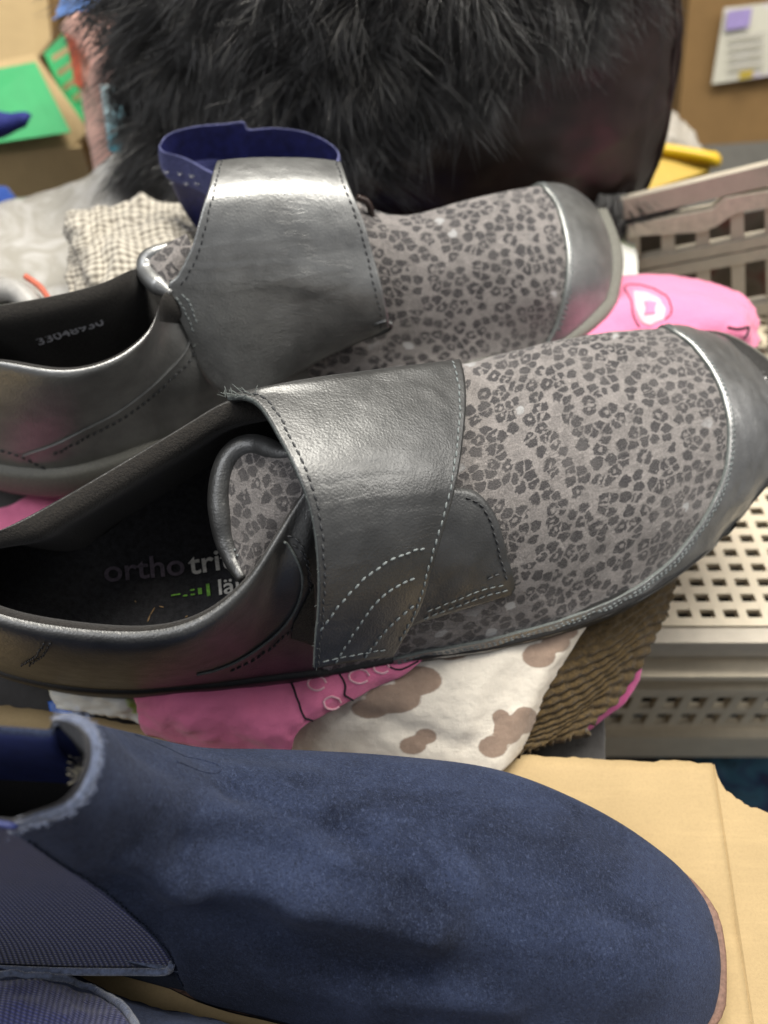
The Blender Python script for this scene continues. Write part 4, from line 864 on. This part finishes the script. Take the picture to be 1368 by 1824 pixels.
# ---------------------------------------------------------------- fur handbag
def handbag():
    t = thing('handbag', 'black leather handbag with a shaggy faux fur flap behind the grey shoes', 'handbag', (1, 43, 1))
    net = []
    xs = [(-12.5, 44.5), (-10.5, 41.5), (-6, 40.2), (0, 39.6), (6, 39.3), (11, 39.5), (13.2, 40.9), (14.6, 43.5), (14.2, 48)]
    for i, (x, y) in enumerate(xs):
        row = []
        for z, dy, dx in [(.8, 1.6, .88), (1.2, .3, .93), (3.2, -.4, .99), (6, -.1, 1.02), (9, .5, 1.0), (12, 1.3, .95), (15, 2.3, .89), (17, 4, .82)]:
            row.append(np.array([1 + (x - 1) * dx, y + dy, z]))
        net.append(row)
    S = Surf(net, 10, nz=.4, ns=.14, seed=5.)
    if S.N[40, 30][1] > 0: S.flip = True; S._n()
    S.mesh('front_panel', M_blk, t, thick=.2)
    tube('side_piping', S.at(S.curve([('uv',6.45,q) for q in np.linspace(.3, 7, 8)], 40), .05), .13, M_blk, t)
    tube('side_piping', S.at(S.curve([('uv',6.9,q) for q in np.linspace(.3, 7, 8)], 40), .05), .10, M_blk, t)
    b = S.G[:, -1]; mk('top_panel', np.vstack([b, b + [0, 6, -.5]]), [(i, i + 1, i + 1 + len(b), i + len(b)) for i in range(len(b) - 1)], M_blk, t)
    # fur flap surface
    fr = []
    for (u) in np.linspace(-.4, 6.6, 9): 
        fr.append(u)
    # strands
    hair = []
    n = 42000
    sil = [(200,-80),(215,60),(205,170),(235,260),(262,330),(330,345),(470,345),(600,325),(680,255),(780,190),(880,130),(960,65),(1040,15),(1150,-20),(1150,-200),(200,-200)]
    from mathutils.geometry import intersect_point_line
    sx = np.array(sil)
    def inside(x, y):
        c = False; j = len(sx) - 1
        for i in range(len(sx)):
            if (sx[i, 1] > y) != (sx[j, 1] > y) and x < (sx[j, 0] - sx[i, 0]) * (y - sx[i, 1]) / (sx[j, 1] - sx[i, 1]) + sx[i, 0]: c = not c
            j = i
        return c
    # flap bulges forward of the leather front; strands rooted on it
    def flap(px, py):
        a = (px - 690) / 500; b_ = max(0, min(1, (py + 100) / 480))
        y = 40.4 - 2.6 * (1 - a * a) + 1.2 * abs(a) ** 3 * 2 + 1.2 * (1 - b_)
        return WY(px, py, y)
    gx = np.linspace(215, 1130, 40); gy = np.linspace(-200, 330, 20); G = []
    for x in gx:
        for y in gy:
            lim = np.interp(x, [215, 262, 330, 600, 700, 820, 930, 1010, 1130], [150, 290, 310, 300, 250, 205, 150, 70, 10])
            G.append(flap(x, -200 + (y + 200) / 530 * (lim + 200)))
    o = mk('fur_backing', G, gridfaces(40, 20), plain('black_pile', (.008, .008, .008), .9), t); solid(o, .3)
    roots = []; tries = 0
    while len(roots) < n and tries < n * 4:
        tries += 1; px = random.uniform(195, 1150); py = random.uniform(-190, 345)
        if inside(px, py - 22): roots.append((px, py - 22))
    n_main = len(roots); roots += [(random.uniform(1065, 1185), random.uniform(345, 392)) for _ in range(2600)]
    tube('fur_trim', [WY(1050,388,40),WY(1100,384,39.4),WY(1150,378,39.2),WY(1185,366,40)], [.5, 1.0, 1.0, .4], M_blk, t, n=20)
    seg = 5; V = np.empty((len(roots), seg + 1, 3, 3)); 
    cl = [(random.uniform(150, 1200), random.uniform(-200, 360), random.uniform(-1, 1), random.uniform(-1, 1), random.uniform(.6, 1.3)) for _ in range(420)]
    cl_a = np.array(cl)
    for i, (px, py) in enumerate(roots):
        p = flap(px, py) if i < n_main else WY(px, py, 38.4 + random.uniform(-.3, .8)); k = np.argmin((cl_a[:, 0] - px) ** 2 + (cl_a[:, 1] - py) ** 2); c = cl_a[k]
        L = random.uniform(1.6, 3.6) * c[4] * (1 if i < n_main else .5)
        sw = c[2] * 1.5 + random.gauss(0, .22) + (px - 690) / 500 * .55; d = np.array([sw, -.75 + .4 * c[3] + random.gauss(0, .25), -.55 + random.gauss(0, .35) + .25 * c[3]]); d = unit(d); grav = np.array([c[2] * .8 + random.gauss(0, .3), random.gauss(.1, .25), -.8 + .4 * c[3] + random.gauss(0, .25)])
        q = p.copy(); sd = unit(np.cross(d, [random.gauss(0, 1), random.gauss(0, 1), random.gauss(0, 1)])); s2 = unit(np.cross(d, sd)); w0 = random.uniform(.010, .032)
        for j in range(seg + 1):
            wj = w0 * (1 - (j / seg) ** 2 * .85)
            V[i, j, 0] = q + sd * wj; V[i, j, 1] = q - sd * wj * .5 + s2 * wj * .87; V[i, j, 2] = q - sd * wj * .5 - s2 * wj * .87
            q = q + d * L / seg; d = unit(d + grav * .16)
    m = len(roots); base = (np.arange(m) * (seg + 1) * 3)[:, None, None]
    loc = np.array([[j * 3 + a, j * 3 + (a + 1) % 3, (j + 1) * 3 + (a + 1) % 3, (j + 1) * 3 + a] for j in range(seg) for a in range(3)])
    Fc = (base + loc[None]).reshape(-1, 4)
    s = NT('black_faux_fur'); s.p(Base_Color=(.048, .046, .043), Roughness=.3, Specular_IOR_Level=1.)
    o = mk('fur', V.reshape(-1, 3), Fc, s.m, t); o['kind'] = 'stuff'
handbag()

# ---------------------------------------------------------------- left background
def panel(name, px_pts, mat, par=None, th=.4):
    """flat solid panel from corner points (world cm)"""
    P = np.array(px_pts, float); n = unit(np.cross(P[1] - P[0], P[-1] - P[0])); 
    if n @ (CO - P[0]) < 0: n = -n
    k = len(P); V = np.vstack([P, P - n * th]); Fc = [tuple(range(k)), tuple(range(2 * k - 1, k - 1, -1))] + [(i, i + k, (i + 1) % k + k, (i + 1) % k) for i in range(k)]
    return mk(name, V, Fc, mat, par, smooth=False)
M_green = plain('green_print', (.03, .33, .11), .6, nz=.08, sc_=.6)
def left_boxes():
    t = thing('cardboard_box', 'tan cardboard box with green printed flap at the upper left', 'box', (-34, 62, -30))
    # near flap lies open, green patch printed on it
    panel('flap', [WY(-200,150,58), WY(62,95,60), WY(158,232,56), WY(128,262,55), WY(-200,300,52)], M_card, t)
    panel('green_patch', [WY(-150,150,57.2), WY(63,110,59.2), WY(126,235,54.6), WY(-150,275,52.1)], M_green, t, .05)
    panel('side_panel', [WY(78,95,62), WY(112,60,63), WY(150,200,60), WY(140,236,57)], M_green, t)
    for k in range(5): panel('printed_stripe', [WY(92+k*9,100+k*27,60.2), WY(120+k*7,82+k*27,60.4), WY(123+k*7,92+k*27,60.2), WY(95+k*9,110+k*27,60)], M_card, t, .03)
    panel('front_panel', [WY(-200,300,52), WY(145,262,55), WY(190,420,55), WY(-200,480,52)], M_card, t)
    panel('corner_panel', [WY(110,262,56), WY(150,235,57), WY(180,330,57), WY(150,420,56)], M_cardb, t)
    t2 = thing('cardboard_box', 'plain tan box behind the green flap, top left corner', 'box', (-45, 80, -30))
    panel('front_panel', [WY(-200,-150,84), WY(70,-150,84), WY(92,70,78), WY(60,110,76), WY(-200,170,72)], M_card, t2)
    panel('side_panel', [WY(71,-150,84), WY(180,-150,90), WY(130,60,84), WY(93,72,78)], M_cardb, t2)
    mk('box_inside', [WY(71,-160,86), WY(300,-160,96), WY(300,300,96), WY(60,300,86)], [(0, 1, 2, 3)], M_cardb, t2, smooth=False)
left_boxes()
sheet('pink_paper_sack', [[WY(110,50,57),WY(128,110,56),WY(148,220,54),WY(170,330,52)],[WY(150,18,57),WY(165,110,54.5),WY(180,200,53),WY(200,340,51)],[WY(235,0,58),WY(235,100,55),WY(235,200,53),WY(240,340,51)],[WY(330,-20,58),WY(330,100,56),WY(330,200,54),WY(330,340,52)]], fabric('pale_pink_paper', (.75, .44, .36)), 'pale salmon pink paper sack left of the fur bag', 'sack', nz=.5, ns=.12)
sheet('orange_strip', [[WY(116,60,55.5),WY(126,110,55),WY(132,150,54.4)],[WY(132,70,55),WY(143,115,54.5),WY(146,160,54)]], plain('orange_red', (.75, .16, .08), .6), 'small orange red strip on the edge of the pink sack', 'tag', nz=.05)
M_bc = fabric('sky_blue_cloth', (.10, .24, .62))
sheet('blue_cloth', [[WY(95,38,52),WY(105,10,53),WY(110,-60,55)],[WY(150,20,51),WY(160,0,52),WY(170,-60,55)],[WY(230,6,51),WY(235,-10,52),WY(240,-60,55)],[WY(300,2,52),WY(300,-14,53),WY(310,-60,55)]], M_bc, 'sky blue cloth at the very top left above the pink sack', 'cloth', nz=.3, ns=.3)
sheet('teal_packet', [[WY(178,150,48),WY(186,210,47),WY(194,268,46)],[WY(235,155,48),WY(235,210,47),WY(240,290,46)],[WY(300,160,48),WY(300,210,47),WY(300,300,46)]], (lambda s: (s.p(Base_Color=s.ramp(s.noise(s.map(scale=(30, 30, 60)), .45, 1).outputs['Fac'], [(.45, (.01, .30, .42)), (.52, (.65, .85, .9))]), Roughness=.3), s.m)[1])(NT('teal_wrapper')), 'teal and white packet tucked beside the fur bag', 'packet', nz=.1)
tube('blue_rag', [WY(-60,225,50),WY(-10,222,50),WY(20,218,50),WY(45,212,50),WY(52,215,50)], [1.0, .9, .8, .5, .4], plain('dark_blue_felt', (.012, .02, .16), .8), None, n=24)
tag(bpy.data.objects['blue_rag'], 'dark blue twisted rag lying over the green flap', 'rag')
sheet('dark_blue_cloth', [[WY(-80,340,44),WY(-80,400,42)],[WY(0,335,44),WY(0,380,42)],[WY(25,345,44),WY(40,372,42)]], fabric('dark_blue_cotton', (.01, .05, .25)), 'dark blue cloth at the left edge above the plastic sack', 'cloth', nz=.3, ns=.5)
# grey plastic sack
def plastic():
    s = NT('grey_polythene'); co = s.map(scale=CMS); f = s.noise(co, .35, 4, .6, 1.5).outputs['Fac']
    s.p(Base_Color=s.mix(s.ramp(f, [(.42, 0.), (.62, 1.)]), (.33, .315, .28), (.47, .46, .44)), Roughness=.28, Specular_IOR_Level=.6, Normal=s.bump(f, .003, .6))
    return s.m
sheet('plastic_sack', [[WY(-120,420,38),WY(-120,480,34),WY(-120,560,31),WY(-120,640,29)],[WY(0,372,40),WY(0,440,35),WY(0,520,31),WY(0,600,29)],[WY(70,345,41),WY(75,430,36),WY(80,510,32),WY(90,580,30)],[WY(150,305,42),WY(150,400,37),WY(160,490,33),WY(170,560,30.5)],[WY(215,268,43),WY(230,370,39),WY(240,470,35),WY(250,540,32)],[WY(300,268,44),WY(310,360,40),WY(320,460,36),WY(330,540,33)]], plastic(), 'crumpled grey translucent plastic sack left of the houndstooth cloth', 'plastic bag', nz=.55, ns=.13, seed=8.)
def checks():
    s = NT('houndstooth_knit'); uv = s.tc.outputs['UV']
    a = s.n('TexWave', {'Vector': s.map(uv, (1, 1, 1)), 'Scale': .9, 'Distortion': .6}, bands_direction='Y').outputs['Fac']
    b = s.n('TexWave', {'Vector': s.map(uv, (1, 1, 1)), 'Scale': .9, 'Distortion': .6}, bands_direction='X').outputs['Fac']
    m = s.math('ADD', s.math('MULTIPLY', a, .55), s.math('MULTIPLY', b, .45))
    s.p(Base_Color=s.ramp(m, [(.2, (.17, .15, .12)), (.75, (.52, .48, .40))]), Roughness=.9, Sheen_Weight=.3, Normal=s.bump(a, .0006, .6)); return s.m
sheet('checked_scarf', [[WY(128,400,33.5),WY(122,440,32),WY(122,490,30.5),WY(125,560,28.5)],[WY(150,372,34),WY(150,420,31.4),WY(160,470,30),WY(165,560,28)],[WY(185,358,34.5),WY(190,400,32.6),WY(200,455,30.4),WY(210,550,28)],[WY(240,355,35),WY(240,395,32.5),WY(250,450,30.4),WY(260,540,28.2)],[WY(290,358,35),WY(290,400,32.6),WY(300,450,31),WY(310,520,29)],[WY(340,362,35.5),WY(340,410,33.5),WY(350,460,31.5),WY(350,520,30)]], checks(), 'beige and grey checked scarf bunched behind the far shoe heel', 'scarf', nz=.6, ns=.35, seed=1., k=12)
sheet('dark_garment', [[WY(-120,490,30.5),WY(-120,640,26)],[WY(0,495,30.3),WY(0,600,27)],[WY(50,510,29.6),WY(60,600,27)],[WY(75,530,29),WY(90,600,27)]], fabric('charcoal_cloth', (.03, .028, .028)), 'charcoal garment at the left edge above the far shoe', 'garment', nz=.15)
tube('orange_band', [WY(45,492,29.4),WY(70,510,29),WY(85,530,28.6),WY(92,545,28.3)], .13, plain('orange_cotton', (.5, .12, .07), .7), None, n=20); tag(bpy.data.objects['orange_band'], 'thin orange red band beside the plastic sack', 'band')
tube('clear_hose', [WY(-60,540,29),WY(0,518,29),WY(30,520,28.8),WY(50,536,28.4),WY(58,552,28)], .5, plain('milky_plastic', (.36, .35, .33), .3), None, n=24); tag(bpy.data.objects['clear_hose'], 'milky plastic handle at the left edge above the far shoe collar', 'handle')

# ---------------------------------------------------------------- right background
def right_box():
    t = thing('cardboard_box', 'brown cardboard box with pale printed label at the upper right', 'box', (45, 78, -30))
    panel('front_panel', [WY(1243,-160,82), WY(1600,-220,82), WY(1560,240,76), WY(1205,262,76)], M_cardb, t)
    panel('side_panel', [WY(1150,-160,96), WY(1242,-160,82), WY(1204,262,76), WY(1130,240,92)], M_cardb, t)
    s = NT('printed_label'); co = s.map(scale=CMS); v = s.vor(co, .42, 'F1').outputs['Color']; f = s.n('SeparateColor', {'Color': v}).outputs[0]
    s.p(Base_Color=s.ramp(f, [(.0, (.60, .58, .48)), (.55, (.64, .62, .54)), (.8, (.55, .50, .56))], 'CONSTANT'), Roughness=.5)
    panel('printed_block', [WY(1296,20,78.8), WY(1340,14,78.8), WY(1334,48,78.3), WY(1292,54,78.3)], plain('violet_print', (.33, .26, .52), .5), t, .05)
    for k in range(4): panel('printed_line', [WY(1300,64+k*17,78.1-k*.25), WY(1362,56+k*17,78.1-k*.25), WY(1361,61+k*17,78.0-k*.25), WY(1299,69+k*17,78.0-k*.25)], plain('grey_print', (.42, .40, .36), .6), t, .05)
    panel('printed_mark', [WY(1318,128,76.9), WY(1342,124,76.9), WY(1340,138,76.8), WY(1316,142,76.8)], plain('yellow_print', (.62, .46, .06), .6), t, .05)
    panel('label', [WY(1290,14,79.1), WY(1500,-10,79.1), WY(1480,118,77.2), WY(1268,150,77.2)], s.m, t, .05)
right_box()
mk('back_wall', [(-260, 170, -34), (260, 170, -34), (260, 170, 120), (-260, 170, 120)], [(0, 1, 2, 3)], plain('dim_plaster', (.30, .26, .20), .9, sc_=.05), smooth=False); tag(bpy.data.objects['back_wall'], kind='structure')
def yellow_tray():
    t = thing('yellow_tray', 'bright yellow plastic tray between the fur bag and brown box', 'tray', (26, 56, -4)); m = plain('yellow_plastic', (.72, .46, .01), .35, nz=.05); md = plain('yellow_plastic_shaded', (.50, .32, .01), .45, nz=.05)  # wall colour is the rim's yellow darkened to stand for shade
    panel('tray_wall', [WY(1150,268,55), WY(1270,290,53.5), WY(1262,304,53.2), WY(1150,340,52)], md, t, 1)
    tube('tray_rim', [WY(1140,262,55),WY(1200,270,54.5),WY(1262,281,53.6),WY(1274,288,53.8),WY(1270,280,56)], .42, m, t, n=40)
yellow_tray()
sheet('clear_film', [[WY(1150,180,60),WY(1160,230,58),WY(1170,280,57)],[WY(1195,196,60),WY(1210,240,58),WY(1230,280,57)],[WY(1225,225,60),WY(1250,260,58),WY(1275,290,57)]], plain('pale_film', (.38, .35, .30), .3), 'pale plastic film above the yellow tray', 'plastic film', nz=.3)
sheet('cream_handle', [[WY(1155,-40,66),WY(1165,20,64)],[WY(1185,-40,64),WY(1180,32,63)],[WY(1205,-40,65),WY(1196,14,64)]], plain('cream_plastic', (.75, .62, .38), .5), 'cream coloured curved handle at the top behind the bag', 'handle', nz=0)

def bars(boxes):
    V, Fc = [], []
    for c, ax, ay, az in boxes:
        b = len(V); c = np.array(c, float)
        for sx_ in (-1, 1):
            for sy_ in (-1, 1):
                for sz_ in (-1, 1): V.append(c + np.array(ax) * sx_ + np.array(ay) * sy_ + np.array(az) * sz_)
        Fc += [(b, b + 1, b + 3, b + 2), (b + 4, b + 6, b + 7, b + 5), (b, b + 4, b + 5, b + 1), (b + 2, b + 3, b + 7, b + 6), (b, b + 2, b + 6, b + 4), (b + 1, b + 5, b + 7, b + 3)]
    return V, Fc
M_cr = plain('beige_crate_plastic', (.66, .575, .43), .35, nz=.06, sc_=1.5, bump=.0003)
M_crg = plain('grey_crate_plastic', (.46, .41, .33), .3, nz=.08, sc_=1.5, bump=.0004)
def low_crate():
    t = thing('plastic_crate', 'beige lattice plastic crate at the right below the toe of the near shoe', 'crate', (18, 24, -14))
    z = -3.3; o = W(1217, 1096, z); ux = W(1341, 1096, z) - o; px_ = np.linalg.norm(ux) / 3; ux = unit(ux)
    c2 = W(1299, 988, z) - W(1341, 1096, z); pv = np.linalg.norm(c2) / 4; vy = unit(c2)
    bx = []; nx0, nx1, ny = -9, 14, 26; hx, hy = px_ * .19, pv * .25; up = np.array([0, 0, .16])
    for i in range(nx0, nx1): 
        c = o + ux * (px_ * (i + .5)) + vy * pv * (ny / 2 - .5); bx.append((c, ux * hx, vy * (pv * ny / 2), up))
    V, Fc = bars(bx); lat = mk('lattice_rib', V, Fc, M_cr, t, smooth=False)
    bx = []
    for j in range(0, ny + 1):
        c = o + vy * (pv * (j - .5)) + ux * px_ * ((nx0 + nx1) / 2); bx.append((c, ux * (px_ * (nx1 - nx0) / 2), vy * hy, up * .93))
    V, Fc = bars(bx); mk('cross_rib', V, Fc, M_cr, t, smooth=False)
    ctr = o + ux * px_ * ((nx0 + nx1) / 2) - vy * pv * .9; hw = px_ * (nx1 - nx0) / 2; dn = np.array([0, 0, 1.])
    out = np.array([vy[1] * 0 + ux[1], -ux[0], 0]); out = unit(np.cross(ux, dn)); out = out if out[1] < 0 else -out
    def band(n, d, z0, z1, th=.25, m=M_cr): 
        c = ctr + out * d; c = np.array([c[0], c[1], (z0 + z1) / 2]); V, Fc = bars([(c, ux * hw, out * th, dn * (z1 - z0) / 2)]); return mk(n, V, Fc, m, t, smooth=False)
    band('top_rim', .35, -4.3, -3.15, .35, M_crg); band('wall_band', .15, -5.2, -4.3, .2, M_crg); band('ledge', .75, -5.5, -5.1, .5, M_cr); band('wall_band', .35, -8.0, -5.5, .2, M_crg); band('ledge', .8, -7.0, -6.7, .3, M_cr)
    bx = []
    for k in range(-22, 23):
        c = ctr + out * .45 + ux * k * px_ * 1.18; bx.append((np.array([c[0], c[1], -9.9]), ux * .22, out * .2, dn * 2.0))
    for zz in (-8.1, -9.9, -11.6): c = ctr + out * .45; bx.append((np.array([c[0], c[1], zz]), ux * hw, out * .19, dn * .28))
    V, Fc = bars(bx); mk('wall_lattice', V, Fc, M_cr, t, smooth=False)
    band('base_rim', .7, -14.2, -11.8, .45, M_cr)
    c = ctr - out * 10; V, Fc = bars([(np.array([c[0], c[1], -9]), ux * (hw - .5), out * 9, dn * 3.5)]); mk('packed_contents', V, Fc, plain('dark_contents', (.035, .03, .022), .9, nz=.6, sc_=.5), t, smooth=False)
low_crate()
def back_crate():
    t = thing('plastic_crate', 'grey translucent lattice crate at the right behind the pink cloth', 'crate', (19, 36, -6))
    def wp(px, py): # wall plane: y falls with x (rotated crate)
        d = ray(px, py); n = np.array([.22, .94, -.1]); k = 38.0; return CO + d * ((k - n @ CO * 1 - 0) / (n @ d)) 
    n = unit(np.array([.22, .94, -.1]))
    def q(name, pts, th, m, d_=0.): return panel(name, [wp(*p) - n * d_ for p in pts], m, t, th)
    q('top_rim', [(1100,358),(1500,262),(1500,300),(1100,394)], .5, M_crg)
    q('rim_lip', [(1120,400),(1270,372),(1290,352),(1500,318),(1500,345),(1310,378),(1275,402),(1250,412),(1120,420)], .7, plain('pale_crate_plastic', (.56, .50, .40), .3), .1)
    for i, x in enumerate(range(1115, 1560, 62)):
        q('wall_rib', [(x,404-(x-1115)*.2),(x+24,400-(x-1115)*.2),(x+30,680),(x+6,680)], .5, M_crg, -.12)
    q('cross_rib', [(1100,470),(1500,395),(1500,412),(1100,488)], .7, M_crg); q('cross_rib', [(1100,492),(1500,416),(1500,436),(1100,512)], 1.0, M_crg); q('cross_rib', [(1100,580),(1500,520),(1500,540),(1100,600)], .8, M_crg)
    P = [wp(1100, 470) + n * 3, wp(1560, 390) + n * 3, wp(1560, 720) + n * 3, wp(1100, 720) + n * 3]
    mk('packed_contents', P, [(0, 1, 2, 3)], (lambda s: (s.p(Base_Color=s.ramp(s.noise(s.map(scale=CMS), .35, 2).outputs['Fac'], [(.3, (.05, .045, .03)), (.5, (.12, .10, .085)), (.62, (.12, .03, .025)), (.75, (.03, .05, .03))]), Roughness=.8), s.m)[1])(NT('mixed_contents')), t, smooth=False)
back_crate()
# clothes beyond the cardboard on the right
def jumble():
    s = NT('blue_mixed_cloth'); co = s.map(scale=(40, 60, 60), rot=(0, 0, .6)); f = s.noise(co, .5, 3, .6, 1).outputs['Fac']
    s.p(Base_Color=s.ramp(f, [(.3, (.006, .007, .012)), (.47, (.02, .022, .03)), (.56, (.03, .11, .17)), (.66, (.02, .03, .09)), (.8, (.09, .10, .12))]), Roughness=.7); return s.m
sheet('dark_clothes', [[np.array([x, y, -17 + 1.2 * math.sin(x * .9 + y)]) for y in (2, 8, 14, 20, 26)] for x in (3, 8, 13, 18, 24, 32)], jumble(), 'blue and black clothes lying below the torn cardboard corner on the right', 'clothes', nz=1.2, ns=.2)
sheet('dark_laundry', [[np.array([x, y, -3 + .8 * math.sin(x * .9 + y)]) for y in (11.8, 14, 17, 20)] for x in (-24, -20, -16, -12.5, -9)], fabric('brown_black_cloth', (.03, .026, .022)), 'dark brown and black laundry left of the white wrapper', 'laundry', nz=.7, ns=.4)
